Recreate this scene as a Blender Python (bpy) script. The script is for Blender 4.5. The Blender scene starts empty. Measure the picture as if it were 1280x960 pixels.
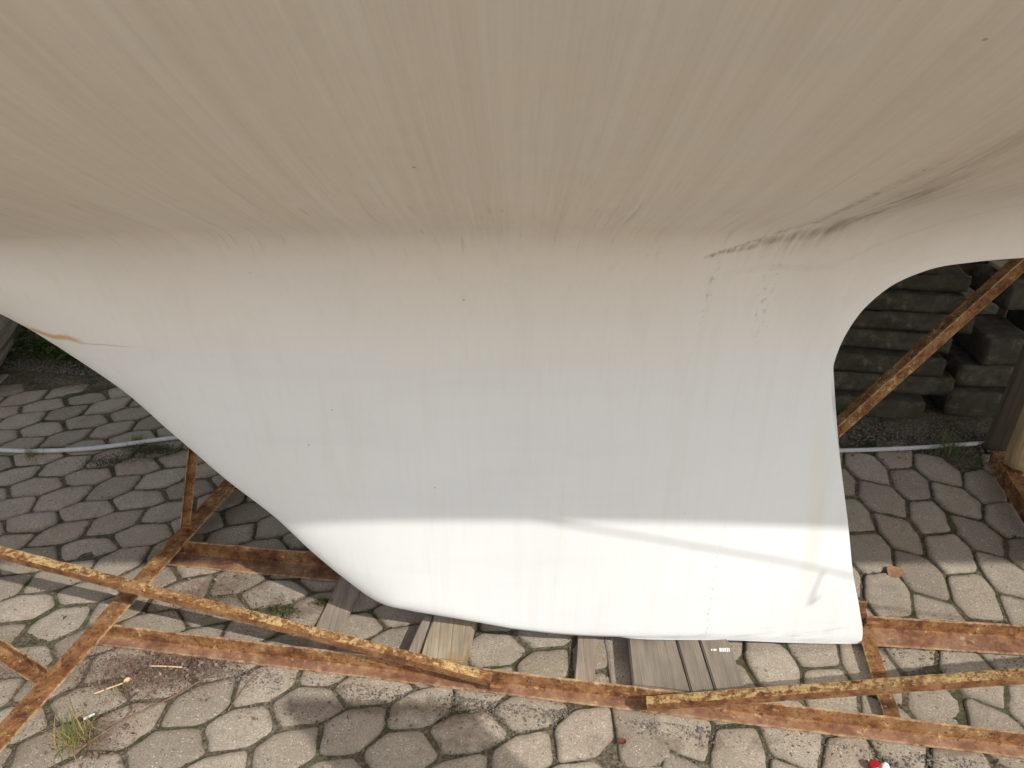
import bpy, bmesh, math, random
import numpy as np
from mathutils import Vector, Matrix, noise

rad = math.radians
scene = bpy.context.scene
C = scene.collection
RNG = random.Random(11)
SUN = Vector((0.75, -0.83, 1.0)).normalized()

# ------------------------------------------------------------------ helpers
def tag(o, label=None, cat=None, group=None, kind=None):
    if label: o['label'] = label
    if cat: o['category'] = cat
    if group: o['group'] = group
    if kind: o['kind'] = kind
    return o

def empty(name, loc=(0, 0, 0)):
    o = bpy.data.objects.new(name, None)
    o.empty_display_size = 0.1
    o.location = loc
    C.objects.link(o)
    return o

def link(name, me, mat=None, parent=None, smooth=False, loc=None):
    if mat is not None and len(me.materials) == 0:
        me.materials.append(mat)
    if smooth:
        me.polygons.foreach_set('use_smooth', [True] * len(me.polygons))
    o = bpy.data.objects.new(name, me)
    C.objects.link(o)
    if loc is not None: o.location = loc
    if parent is not None:
        o.parent = parent
        o.matrix_parent_inverse = Matrix.Translation(-Vector(parent.location))
    return o

def mesh_py(name, verts, faces):
    me = bpy.data.meshes.new(name)
    me.from_pydata(verts, [], faces)
    me.update()
    return me

def bm_mesh(name, bm):
    me = bpy.data.meshes.new(name)
    bm.normal_update()
    bm.to_mesh(me); bm.free()
    return me

def nz(x, y, z, s=1.0):
    return noise.noise(Vector((x * s, y * s, z * s)))

# ------------------------------------------------------------------ node helper
class NT:
    def __init__(self, name):
        self.m = bpy.data.materials.new(name)
        self.m.use_nodes = True
        self.t = self.m.node_tree
        self.n = self.t.nodes
        self.b = self.n['Principled BSDF']
    def new(self, kind, **kw):
        nd = self.n.new(kind)
        for k, v in kw.items(): setattr(nd, k, v)
        return nd
    def l(self, a, b): self.t.links.new(a, b)
    def coord(self, which='Object', scale=(1, 1, 1), rot=(0, 0, 0), loc=(0, 0, 0)):
        tc = self.new('ShaderNodeTexCoord'); mp = self.new('ShaderNodeMapping')
        mp.inputs['Scale'].default_value = scale
        mp.inputs['Rotation'].default_value = rot
        mp.inputs['Location'].default_value = loc
        self.l(tc.outputs[which], mp.inputs['Vector'])
        return mp.outputs['Vector']
    def noise(self, vec, scale, detail=4, rough=0.55, dist=0.0):
        nd = self.new('ShaderNodeTexNoise')
        nd.inputs['Scale'].default_value = scale
        nd.inputs['Detail'].default_value = detail
        nd.inputs['Roughness'].default_value = rough
        nd.inputs['Distortion'].default_value = dist
        self.l(vec, nd.inputs['Vector'])
        return nd.outputs['Fac']
    def voro(self, vec, scale, out='Distance', feature='F1'):
        nd = self.new('ShaderNodeTexVoronoi'); nd.feature = feature
        nd.inputs['Scale'].default_value = scale
        self.l(vec, nd.inputs['Vector'])
        return nd.outputs[out]
    def ramp(self, fac, *stops):
        nd = self.new('ShaderNodeValToRGB')
        el = nd.color_ramp.elements
        while len(el) < len(stops): el.new(0.5)
        for e, (p, c) in zip(el, stops):
            e.position = p
            e.color = (c, c, c, 1) if isinstance(c, (int, float)) else (*c, 1)
        self.l(fac, nd.inputs['Fac'])
        return nd.outputs['Color']
    def mix(self, fac, a, b, mode='MIX'):
        nd = self.new('ShaderNodeMix', data_type='RGBA', blend_type=mode)
        for s, v in ((nd.inputs[0], fac), (nd.inputs[6], a), (nd.inputs[7], b)):
            if isinstance(v, (int, float)): s.default_value = v
            elif isinstance(v, tuple): s.default_value = (*v, 1) if len(v) == 3 else v
            else: self.l(v, s)
        return nd.outputs[2]
    def math(self, op, a, b=0.0, c=0.0, clamp=False):
        nd = self.new('ShaderNodeMath', operation=op, use_clamp=clamp)
        for s, v in zip(nd.inputs, (a, b, c)):
            if isinstance(v, (int, float)): s.default_value = v
            else: self.l(v, s)
        return nd.outputs[0]
    def sep(self, vec):
        nd = self.new('ShaderNodeSeparateXYZ'); self.l(vec, nd.inputs[0])
        return nd.outputs
    def maprange(self, v, a, b, c=0.0, d=1.0, smooth=True):
        nd = self.new('ShaderNodeMapRange')
        nd.interpolation_type = 'SMOOTHSTEP' if smooth else 'LINEAR'
        self.l(v, nd.inputs[0])
        for i, x in enumerate((a, b, c, d)): nd.inputs[1 + i].default_value = x
        return nd.outputs[0]
    def bump(self, h, strength=0.3, dist=0.005, normal=None):
        nd = self.new('ShaderNodeBump')
        nd.inputs['Strength'].default_value = strength
        nd.inputs['Distance'].default_value = dist
        self.l(h, nd.inputs['Height'])
        if normal is not None: self.l(normal, nd.inputs['Normal'])
        return nd.outputs['Normal']
    def out(self, color=None, rough=0.7, normal=None, spec=None):
        if color is not None:
            if isinstance(color, tuple): self.b.inputs['Base Color'].default_value = (*color, 1)
            else: self.l(color, self.b.inputs['Base Color'])
        if isinstance(rough, (int, float)): self.b.inputs['Roughness'].default_value = rough
        else: self.l(rough, self.b.inputs['Roughness'])
        if normal is not None: self.l(normal, self.b.inputs['Normal'])
        if spec is not None: self.b.inputs['Specular IOR Level'].default_value = spec
        return self.m
    def attr(self, name, out='Color'):
        nd = self.new('ShaderNodeAttribute', attribute_name=name)
        return nd.outputs[out]

# ------------------------------------------------------------------ materials
def mat_hull():
    k = NT('weathered_hull_paint')
    uv = k.new('ShaderNodeUVMap'); uv.uv_map = 'girth'
    us = k.sep(uv.outputs['UV'])
    def str_vec(su, sv):
        mp = k.new('ShaderNodeMapping'); mp.inputs['Scale'].default_value = (su, sv, 1)
        k.l(uv.outputs['UV'], mp.inputs['Vector']); return mp.outputs['Vector']
    p = k.coord('Object'); ps = k.sep(p)
    # worn paint, streaked across the hull by scrubbing
    s1 = k.noise(str_vec(24, 0.7), 1.0, 6, 0.68, 0.15)
    s5 = k.noise(str_vec(120, 1.5), 1.0, 5, 0.7, 0.2)
    s6 = k.noise(str_vec(75, 5.0), 1.0, 6, 0.72, 0.3)
    s2 = k.noise(str_vec(55, 1.0), 1.0, 5, 0.66, 0.15)
    s3 = k.noise(p, 2.2, 3, 0.5)
    s4 = k.noise(p, 0.9, 2, 0.5)
    hullmask = k.maprange(us[1], 0.05, 0.17)          # bottom above the keel
    cream_shading = k.math('MAXIMUM', k.maprange(us[1], -0.12, 0.08), k.math('MULTIPLY', k.maprange(ps[2], 0.66, 1.08), 0.85))  # cream grows with height on the keel, partly shading worked into the colour
    white = (0.76, 0.765, 0.75)
    cream = (0.81, 0.73, 0.635)
    base = k.mix(cream_shading, white, cream)
    pink = k.mix(k.math('MULTIPLY', k.math('MULTIPLY', k.ramp(s1, (0.44, 0.0), (0.62, 1.0)), 0.65), hullmask), base, (0.735, 0.63, 0.54))
    c = k.mix(k.math('MULTIPLY', k.ramp(s2, (0.5, 0.0), (0.72, 1.0)), k.math('MULTIPLY', hullmask, 0.45)), pink, (0.81, 0.76, 0.66))
    c = k.mix(k.math('MULTIPLY', k.ramp(s5, (0.50, 0.0), (0.66, 1.0)), k.math('MULTIPLY', hullmask, 0.25)), c, (0.62, 0.55, 0.46))
    c = k.mix(k.math('MULTIPLY', k.ramp(s5, (0.34, 1.0), (0.46, 0.0)), k.math('MULTIPLY', hullmask, 0.35)), c, (0.84, 0.80, 0.71))
    near = k.math('MULTIPLY', k.maprange(us[1], 0.02, 0.12), k.maprange(us[1], 0.75, 0.15))
    c = k.mix(k.math('MULTIPLY', k.ramp(s6, (0.57, 0.0), (0.70, 1.0)), k.math('MULTIPLY', near, 0.5)), c, (0.40, 0.335, 0.26))
    c = k.mix(k.math('MULTIPLY', k.ramp(s3, (0.45, 0.0), (0.75, 1.0)), 0.22), c, (0.70, 0.68, 0.60))
    # faint cool patches on the keel
    c = k.mix(k.math('MULTIPLY', k.ramp(s4, (0.5, 0.0), (0.65, 1.0)), 0.25), c, (0.735, 0.74, 0.735))
    # vertical run marks on the keel side
    vr = k.noise(k.coord('Object', (26, 26, 0.9)), 1.0, 3, 0.6)
    c = k.mix(k.math('MULTIPLY', k.ramp(vr, (0.52, 0.0), (0.7, 1.0)), 0.16), c, (0.62, 0.59, 0.47))
    # dark grime along the junction with the deadwood, aft
    aft = k.maprange(us[0], 0.33, 0.46)
    aft2 = k.maprange(us[0], 1.35, 0.66)
    def line_dist(P):
        best = None
        for (ax, ay), (bx, by) in zip(P[:-1], P[1:]):
            dx, dy = bx - ax, by - ay
            qx = k.math('SUBTRACT', us[0], ax); qy = k.math('SUBTRACT', us[1], ay)
            t = k.math('DIVIDE', k.math('ADD', k.math('MULTIPLY', qx, dx), k.math('MULTIPLY', qy, dy)), dx * dx + dy * dy, 0, True)
            ex = k.math('SUBTRACT', qx, k.math('MULTIPLY', t, dx)); ey = k.math('SUBTRACT', qy, k.math('MULTIPLY', t, dy))
            d = k.math('SQRT', k.math('ADD', k.math('MULTIPLY', ex, ex), k.math('MULTIPLY', ey, ey)))
            best = d if best is None else k.math('MINIMUM', best, d)
        return best
    gva = k.noise(str_vec(60, 5), 1.0, 6, 0.72, 0.4)
    gvb = k.noise(str_vec(150, 12), 1.0, 5, 0.75, 0.2)
    gv2 = k.noise(p, 75, 4, 0.7)
    warp = k.math('MULTIPLY', k.math('SUBTRACT', k.noise(p, 28, 4, 0.6), 0.5), 0.012)
    d1 = k.math('ADD', line_dist(((.335, .055), (.414, .065), (.47, .088), (.53, .129), (.557, .215), (.548, .32), (.535, .42), (.529, .52), (.515, .66))), warp)
    wid = k.math('MULTIPLY', k.maprange(us[0], 0.36, 0.54, 0.007, 0.032), k.maprange(us[1], 0.70, 0.2, 0.75, 1.0))
    fade = k.math('MULTIPLY', k.maprange(us[0], 0.33, 0.44, 0.35, 1.0), k.maprange(us[1], 0.80, 0.26))
    g1 = k.math('MULTIPLY', k.math('MULTIPLY', k.maprange(k.math('DIVIDE', d1, wid), 1.0, 0.1), fade), k.ramp(k.mix(0.4, gva, gvb), (0.38, 0.0), (0.64, 1.0)))
    halo = k.math('MULTIPLY', k.math('MULTIPLY', k.maprange(d1, 0.085, 0.0), k.maprange(us[0], 0.36, 0.50)), k.math('MULTIPLY', k.maprange(us[1], 0.85, 0.3), k.ramp(gva, (0.38, 0.0), (0.66, 1.0))))
    c = k.mix(k.math('MULTIPLY', halo, 0.7), c, (0.42, 0.35, 0.235))
    c = k.mix(k.math('MULTIPLY', g1, 0.80), c, (0.15, 0.118, 0.058))
    d2 = k.math('ADD', line_dist(((.345, .056), (.435, .090), (.489, .17), (.478, .28), (.473, .40), (.474, .48), (.485, .56), (.503, .68))), k.math('MULTIPLY', warp, 0.6))
    g2 = k.math('MULTIPLY', k.math('MULTIPLY', k.maprange(d2, 0.012, 0.001), k.maprange(us[1], 0.66, 0.30)), k.ramp(k.mix(0.5, gvb, gv2), (0.45, 0.0), (0.58, 1.0)))
    c = k.mix(k.math('MULTIPLY', g2, 0.7), c, (0.20, 0.155, 0.10))
    cre = k.math('MULTIPLY', k.maprange(k.math('ABSOLUTE', us[1]), 0.014, 0.002), k.math('MULTIPLY', k.maprange(us[0], 0.34, 0.44), k.maprange(us[0], 1.5, 0.7)))
    c = k.mix(k.math('MULTIPLY', k.math('MULTIPLY', cre, k.ramp(gv2, (0.35, 0.2), (0.6, 1.0))), 0.12), c, (0.32, 0.265, 0.18))
    # two dirty drip trails below the junction
    def drip(x0, w, ztop, zbot, thr):
        d = k.math('ABSOLUTE', k.math('SUBTRACT', k.math('ADD', ps[0], k.math('MULTIPLY', k.noise(k.coord('Object', (1, 1, 3)), 3.0, 2), 0.03)), x0 + 0.015))
        m = k.maprange(d, w, w * 0.2)
        m = k.math('MULTIPLY', m, k.math('MULTIPLY', k.maprange(ps[2], zbot, zbot + 0.12), k.maprange(ps[2], ztop + 0.02, ztop - 0.03)))
        return k.math('MULTIPLY', m, k.ramp(k.noise(k.coord('Object', (130, 130, 45)), 1.0, 5, 0.75), (thr + 0.02, 0.0), (thr + 0.16, 1.0)))
    for a in ((0.362, 0.010, 1.06, 0.86, 0.50), (0.472, 0.028, 1.05, 0.84, 0.52), (0.47, 0.02, 0.24, 0.02, 0.55), (0.40, 0.05, 0.16, 0.02, 0.60)):
        c = k.mix(k.math('MULTIPLY', drip(*a), 0.55), c, (0.24, 0.215, 0.175))
    ck = k.math('ABSOLUTE', k.math('SUBTRACT', k.math('ADD', ps[0], k.math('MULTIPLY', k.math('SUBTRACT', k.noise(k.coord('Object', (1, 1, 6)), 3.0, 3), 0.5), 0.02)), 0.474))
    ckm = k.math('MULTIPLY', k.maprange(ck, 0.0022, 0.0006), k.math('MULTIPLY', k.maprange(ps[2], 0.46, 0.36), k.ramp(k.noise(p, 90, 5, 0.75), (0.50, 0.0), (0.60, 1.0))))
    c = k.mix(k.math('MULTIPLY', ckm, 0.5), c, (0.26, 0.25, 0.22))
    wipe = k.noise(k.coord('Object', (95, 95, 1.6)), 1.0, 5, 0.7)
    c = k.mix(k.math('MULTIPLY', k.ramp(wipe, (0.50, 0.0), (0.66, 1.0)), 0.09), c, (0.56, 0.55, 0.50))
    band = k.noise(k.coord('Object', (1.1, 1.1, 7)), 1.0, 4, 0.6, 0.3)
    c = k.mix(k.math('MULTIPLY', k.ramp(band, (0.50, 0.0), (0.62, 1.0)), 0.16), c, (0.62, 0.63, 0.62))
    # yellow run near the trailing edge
    d = k.math('ABSOLUTE', k.math('SUBTRACT', ps[0], k.math('ADD', k.math('MULTIPLY', ps[2], -0.12), 0.735)))
    yl = k.math('MULTIPLY', k.maprange(d, 0.03, 0.005), k.math('MULTIPLY', k.maprange(ps[2], 0.12, 0.3), k.maprange(ps[2], 0.78, 0.6)))
    c = k.mix(k.math('MULTIPLY', yl, 0.18), c, (0.66, 0.59, 0.40))
    # rust bleed at the leading edge
    wob = k.math('MULTIPLY', k.math('SUBTRACT', k.noise(p, 18, 3), 0.5), 0.03)
    zr = k.math('ADD', k.math('SUBTRACT', ps[2], 0.878), k.math('ADD', wob, k.math('MULTIPLY', k.math('ADD', ps[0], 0.89), 0.12)))
    rb = k.math('MULTIPLY', k.maprange(k.math('ABSOLUTE', zr), 0.012, 0.001), k.math('MULTIPLY', k.maprange(ps[0], -0.825, -0.86), k.maprange(ps[0], -0.985, -0.93)))
    c = k.mix(k.math('MULTIPLY', rb, 0.85), c, (0.56, 0.32, 0.11))
    # hairline crack running aft from it
    zc = k.math('ABSOLUTE', k.math('ADD', k.math('SUBTRACT', ps[2], 0.868), k.math('MULTIPLY', wob, 0.25)))
    cr = k.math('MULTIPLY', k.maprange(zc, 0.0022, 0.0006), k.math('MULTIPLY', k.maprange(ps[0], -0.855, -0.84), k.maprange(ps[0], -0.70, -0.78)))
    c = k.mix(k.math('MULTIPLY', cr, 0.5), c, (0.33, 0.33, 0.35))
    # scattered specks and scuffs
    sp = k.voro(k.coord('Object', (1, 1, 1)), 16.0)
    spn = k.noise(p, 5, 2)
    spk = k.math('MULTIPLY', k.maprange(sp, 0.05, 0.025), k.ramp(spn, (0.54, 0.0), (0.60, 1.0)))
    c = k.mix(k.math('MULTIPLY', spk, 0.6), c, (0.22, 0.20, 0.17))
    sc = k.ramp(k.noise(str_vec(9, 60), 1.0, 5, 0.7), (0.70, 0.0), (0.76, 1.0))
    c = k.mix(k.math('MULTIPLY', k.math('MULTIPLY', sc, hullmask), 0.35), c, (0.42, 0.38, 0.31))
    # scuffed foot of the keel
    ft = k.math('MULTIPLY', k.maprange(ps[2], 0.11, 0.05), k.ramp(k.noise(k.coord('Object', (6, 6, 40)), 1.0, 5, 0.7), (0.52, 0.0), (0.66, 1.0)))
    c = k.mix(k.math('MULTIPLY', ft, 0.55), c, (0.45, 0.46, 0.48))
    h = k.mix(0.5, k.noise(p, 7, 3), k.noise(str_vec(14, 6), 1.0, 5, 0.6))
    nrm = k.bump(h, 0.05, 0.008)
    ro = k.maprange(k.noise(p, 5, 4), 0.3, 0.7, 0.48, 0.66)
    return k.out(c, ro, nrm, 0.35)

def mat_paver():
    k = NT('concrete_paver')
    p = k.coord('Object')
    a = k.attr('tint'); fac = k.sep(a)
    edge = fac[1]
    grain = k.noise(p, 230, 4, 0.75)
    fine = k.noise(p, 480, 3, 0.7)
    spk = k.voro(p, 150)
    blot = k.noise(p, 9, 6, 0.65, 0.4)
    dirt = k.noise(p, 3.0, 6, 0.7)
    base = k.ramp(fac[0], (0.0, (0.305, 0.255, 0.190)), (0.35, (0.42, 0.358, 0.272)), (0.7, (0.52, 0.45, 0.35)), (1.0, (0.45, 0.365, 0.275)))
    c = k.mix(k.ramp(blot, (0.35, 0.0), (0.72, 0.6)), base, (0.295, 0.245, 0.185))
    c = k.mix(k.ramp(grain, (0.36, 0.75), (0.56, 0.0)), c, (0.20, 0.168, 0.134))
    c = k.mix(k.ramp(grain, (0.54, 0.0), (0.72, 0.55)), c, (0.60, 0.535, 0.44))
    c = k.mix(k.ramp(fine, (0.35, 0.4), (0.55, 0.0)), c, (0.17, 0.14, 0.11))
    c = k.mix(k.math('MULTIPLY', k.maprange(spk, 0.30, 0.16), k.ramp(k.noise(p, 45, 2), (0.50, 0.0), (0.60, 0.9))), c, (0.66, 0.61, 0.54))
    c = k.mix(k.math('MULTIPLY', k.ramp(k.noise(p, 95, 3), (0.66, 0.0), (0.71, 1.0)), 0.75), c, (0.07, 0.056, 0.042))
    c = k.mix(k.math('MULTIPLY', k.ramp(dirt, (0.48, 0.0), (0.70, 1.0)), 0.45), c, (0.25, 0.205, 0.145))
    dm = k.math('ADD', fac[2], k.math('MULTIPLY', k.math('SUBTRACT', k.noise(p, 28, 6, 0.75), 0.5), 1.5))
    c = k.mix(k.math('MULTIPLY', k.maprange(dm, 0.25, 0.75), 0.85), c, k.mix(k.ramp(fine, (0.4, 0.0), (0.6, 1.0)), (0.10, 0.075, 0.052), (0.27, 0.21, 0.155)))
    # soiled rim
    rim = k.math('MULTIPLY', k.ramp(edge, (0.1, 0.0), (0.9, 1.0)), k.ramp(k.noise(p, 30, 4, 0.65), (0.30, 0.15), (0.62, 1.0)))
    c = k.mix(k.math('MULTIPLY', rim, 0.6), c, (0.16, 0.138, 0.10))
    h = k.mix(0.45, grain, k.noise(p, 60, 5, 0.65))
    nrm = k.bump(h, 0.8, 0.005)
    return k.out(c, 0.92, nrm, 0.2)

def mat_soil(name='joint_soil', mossy=0.5):
    k = NT(name)
    p = k.coord('Object')
    n1 = k.noise(p, 5, 5, 0.65); n2 = k.noise(p, 120, 4, 0.7); n3 = k.noise(p, 30, 4, 0.6)
    c = k.ramp(n2, (0.3, (0.05, 0.040, 0.028)), (0.5, (0.13, 0.106, 0.074)), (0.72, (0.30, 0.25, 0.19)))
    c = k.mix(k.math('MULTIPLY', k.ramp(k.math('MULTIPLY', n1, n3), (0.22, 0.0), (0.36, 1.0)), mossy), c, (0.045, 0.06, 0.015))
    nrm = k.bump(n2, 0.9, 0.008)
    return k.out(c, 0.95, nrm, 0.1)

def mat_rust(name, yellow=0.5, dust=0.0, dark=0.0):
    k = NT(name)
    p = k.coord('Object')
    pl = k.coord('Object', (1, 1, 1))
    n1 = k.noise(pl, 14, 6, 0.7, 0.4); n2 = k.noise(p, 75, 5, 0.7); n3 = k.noise(p, 5, 4, 0.6); n4 = k.noise(p, 240, 3, 0.7)
    n5 = k.noise(p, 34, 6, 0.75, 0.3)
    c = k.ramp(k.mix(0.45, n1, n5), (0.36, (0.045, 0.021, 0.013)), (0.44, (0.14, 0.055, 0.022)), (0.52, (0.245, 0.115, 0.044)), (0.59, (0.30, 0.172, 0.078)), (0.68, (0.16, 0.075, 0.044)))
    yf = k.math('MULTIPLY', k.ramp(k.mix(0.5, n2, k.mix(0.5, n3, n5)), (0.58 - 0.15 * yellow, 0.0), (0.63 - 0.13 * yellow, 1.0)), 0.85)
    c = k.mix(yf, c, k.mix(k.ramp(n4, (0.4, 0.0), (0.6, 1.0)), (0.44, 0.28, 0.10), (0.60, 0.45, 0.22)))
    c = k.mix(k.math('MULTIPLY', k.ramp(k.noise(p, 95, 5, 0.75), (0.56, 0.0), (0.62, 1.0)), 0.85), c, (0.050, 0.024, 0.015))
    ed = k.math('MULTIPLY', k.sep(k.attr('edge'))[0], k.ramp(k.mix(0.5, n2, n5), (0.40, 0.0), (0.54, 1.0)))
    c = k.mix(k.math('MULTIPLY', ed, 0.7), c, (0.50, 0.36, 0.19))
    c = k.mix(k.ramp(n4, (0.55, 0.0), (0.8, 0.5)), c, (0.10, 0.04, 0.02))
    if dust > 0:
        up = k.new('ShaderNodeNewGeometry')
        uz = k.sep(up.outputs['Normal'])[2]
        m = k.math('MULTIPLY', k.maprange(uz, 0.6, 0.95), k.ramp(n3, (0.25, 0.25), (0.65, 1.0)))
        m = k.math('MULTIPLY', m, k.ramp(n2, (0.30, 1.0), (0.68, 0.35)))
        c = k.mix(k.math('MULTIPLY', m, dust), c, k.ramp(k.mix(0.5, n1, n2), (0.38, (0.17, 0.075, 0.05)), (0.52, (0.33, 0.20, 0.145)), (0.62, (0.48, 0.35, 0.25))))
    if dark > 0:
        c = k.mix(dark, c, (0.07, 0.035, 0.02))
    nrm = k.bump(k.mix(0.5, n2, n1), 0.8, 0.004)
    return k.out(c, 0.88, nrm, 0.25)

def mat_wood(name, light, darkc, axis=1, stain=None, scale=1.0):
    k = NT(name)
    sc = [55 * scale] * 3; sc[axis] = 2.2 * scale
    g = k.noise(k.coord('Object', tuple(sc)), 1.0, 6, 0.7, 0.6)
    sc2 = [160 * scale] * 3; sc2[axis] = 4 * scale
    g2 = k.noise(k.coord('Object', tuple(sc2)), 1.0, 4, 0.7)
    p = k.coord('Object')
    blot = k.noise(p, 9, 4, 0.6)
    c = k.ramp(g, (0.32, darkc), (0.62, light))
    c = k.mix(k.ramp(g2, (0.35, 0.5), (0.5, 0.0)), c, tuple(x * 0.45 for x in darkc))
    c = k.mix(k.ramp(blot, (0.45, 0.0), (0.75, 0.45)), c, tuple(x * 0.7 for x in darkc))
    if stain: c = k.mix(k.math('MULTIPLY', k.ramp(k.noise(p, 14, 2), (0.52, 0.0), (0.62, 1.0)), 0.6), c, stain)
    nrm = k.bump(k.mix(0.6, g, g2), 0.6, 0.004)
    return k.out(c, 0.85, nrm, 0.2)

def mat_rough_stone():
    k = NT('mossy_kerb_stone')
    p = k.coord('Object')
    n1 = k.noise(p, 12, 6, 0.7); n2 = k.noise(p, 90, 4, 0.7); n3 = k.noise(p, 4, 4, 0.6)
    info = k.new('ShaderNodeObjectInfo')
    c = k.ramp(n1, (0.3, (0.050, 0.041, 0.030)), (0.55, (0.125, 0.106, 0.080)), (0.75, (0.25, 0.215, 0.17)))
    c = k.mix(k.math('MULTIPLY', info.outputs['Random'], 0.35), c, (0.05, 0.043, 0.033))
    c = k.mix(k.ramp(n3, (0.45, 0.0), (0.65, 0.5)), c, (0.036, 0.037, 0.017))
    c = k.mix(k.ramp(n2, (0.60, 0.0), (0.72, 0.8)), c, (0.05, 0.045, 0.035))
    c = k.mix(k.math('MULTIPLY', k.ramp(k.noise(p, 20, 6, 0.75), (0.56, 0.0), (0.72, 1.0)), 0.45), c, (0.26, 0.235, 0.195))
    nrm = k.bump(k.mix(0.5, n1, n2), 0.9, 0.008)
    return k.out(c, 0.95, nrm, 0.15)

def mat_simple(name, col, rough=0.8, var=0.35, scale=40, bump=0.3, spec=0.3):
    k = NT(name)
    p = k.coord('Object')
    n1 = k.noise(p, scale, 4, 0.65)
    c = k.mix(k.ramp(n1, (0.3, 0.0), (0.7, 1.0)), tuple(x * (1 - var) for x in col), tuple(min(1, x * (1 + var * 0.6)) for x in col))
    return k.out(c, rough, k.bump(n1, bump, 0.003), spec)

def mat_leaf(name, a, b):
    k = NT(name)
    at = k.sep(k.attr('tint'))
    c = k.mix(at[0], a, b)
    k.b.inputs['Transmission Weight'].default_value = 0.0
    return k.out(c, 0.6, None, 0.3)

M = {
    'hull': mat_hull(), 'paver': mat_paver(), 'soil': mat_soil(),
    'earth': mat_soil('bare_earth', 0.8),
    'rust': mat_rust('rusty_steel', 0.22, 0.0), 'rust_dust': mat_rust('dusty_rusty_steel', 0.15, 0.85),
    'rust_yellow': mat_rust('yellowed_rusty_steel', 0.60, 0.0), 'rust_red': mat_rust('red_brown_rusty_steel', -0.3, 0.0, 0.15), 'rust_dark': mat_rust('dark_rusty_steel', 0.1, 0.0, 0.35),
    'wood_grey': mat_wood('weathered_grey_plank', (0.245, 0.205, 0.16), (0.165, 0.135, 0.105)),
    'wood_pale': mat_wood('pale_weathered_block', (0.42, 0.35, 0.25), (0.24, 0.195, 0.135), stain=(0.34, 0.20, 0.08)),
    'batten': mat_wood('speckled_batten', (0.38, 0.31, 0.24), (0.22, 0.17, 0.13)),
    'log': mat_wood('debarked_log', (0.46, 0.33, 0.17), (0.27, 0.185, 0.09), axis=2, scale=0.6),
    'timber': mat_wood('old_timber_post', (0.15, 0.12, 0.08), (0.085, 0.065, 0.04), axis=2, scale=0.6),
    'bark': mat_wood('furrowed_bark', (0.44, 0.375, 0.29), (0.13, 0.105, 0.075), axis=2, scale=0.3),
    'stone': mat_rough_stone(),
    'hose': mat_simple('grey_hose_rubber', (0.52, 0.515, 0.49), 0.5, 0.15, 60, 0.1),
    'rope': mat_simple('grey_rope', (0.35, 0.34, 0.32), 0.9, 0.3, 150),
    'deck': mat_simple('deck_paint', (0.62, 0.60, 0.55), 0.6, 0.15, 20),
    'teak': mat_wood('teak_trim', (0.25, 0.14, 0.07), (0.15, 0.08, 0.04), axis=0),
    'glass': mat_simple('smoked_window', (0.03, 0.035, 0.04), 0.1, 0.1, 5, 0.0, 0.5),
    'gravel': mat_simple('gravel_grit', (0.17, 0.145, 0.12), 0.95, 0.6, 90),
    'twig': mat_simple('dry_twig', (0.20, 0.125, 0.085), 0.9, 0.4, 120),
    'straw': mat_simple('pale_straw', (0.62, 0.46, 0.24), 0.8, 0.2, 90),
    'redcap': mat_simple('red_plastic', (0.32, 0.008, 0.02), 0.35, 0.1, 20, 0.05, 0.5),
    'white': mat_simple('white_paint_fleck', (0.75, 0.73, 0.68), 0.7, 0.1, 50),
    'deadleaf': mat_simple('dry_brown_leaf', (0.33, 0.17, 0.095), 0.8, 0.35, 90),
    'darkleaf': mat_simple('dark_red_leaf', (0.13, 0.04, 0.03), 0.8, 0.35, 90),
    'plastic': mat_simple('blue_grey_plastic', (0.16, 0.18, 0.21), 0.5, 0.15, 12),
    'brown': mat_simple('brown_board', (0.16, 0.085, 0.05), 0.8, 0.3, 25),
    'grass': mat_leaf('grass_blade', (0.07, 0.11, 0.025), (0.30, 0.22, 0.09)),
    'moss': mat_leaf('moss_leaf', (0.03, 0.04, 0.010), (0.095, 0.095, 0.035)),
    'ivy': mat_leaf('ground_ivy_leaf', (0.03, 0.055, 0.012), (0.07, 0.10, 0.025)),
    'hedge': mat_leaf('hedge_leaf', (0.03, 0.05, 0.014), (0.08, 0.11, 0.03)),
    'litter': mat_leaf('dry_litter', (0.11, 0.062, 0.048), (0.27, 0.185, 0.145)),
}

# ------------------------------------------------------------------ yacht
LEAD = [(-1.013, .915), (-.964, .882), (-.882, .811), (-.809, .741), (-.723, .629), (-.629, .508), (-.537, .404), (-.470, .310), (-.403, .229), (-.324, .155), (-.235, .128)]
BOT = [(-.116, .106), (0.0, .086), (.118, .068), (.373, .054), (.551, .044), (.711, .025), (.850, .010)]
TRAIL = [(.868, .010), (.8815, .011), (.8810, .024), (.852, .130), (.817, .229), (.768, .397), (.713, .572), (.680, .673), (.659, .750), (.655, .806), (.663, .860), (.687, .920), (.731, .971), (.800, 1.006), (.888, 1.021), (.977, 1.029), (1.25, 1.045), (1.55, 1.07), (1.66, 1.10), (1.69, 1.18)]
BOW = [(-3.55, 2.62), (-3.45, 2.40), (-3.25, 2.05), (-2.95, 1.74), (-2.55, 1.46), (-2.05, 1.25), (-1.60, 1.11), (-1.30, 1.028), (-1.12, .968)]

def zc(x):                       # canoe body centre line
    if x < -0.9:
        q = -0.9 - x
        return 1.045 + 0.045 * q + 0.145 * q ** 2.2
    if x < 0.22: return 1.045 + 0.01 * (0 if x > 0 else 1) * abs(x) * 0.0
    q = min(x, 1.05) - 0.22
    z = 1.045 + 0.24 * q ** 1.65
    if x > 1.05:
        z += 0.15 * (x - 1.05) + 0.16 * (1 - math.exp(-(x - 1.05) / 0.25)) * 0.25
    return z

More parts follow.
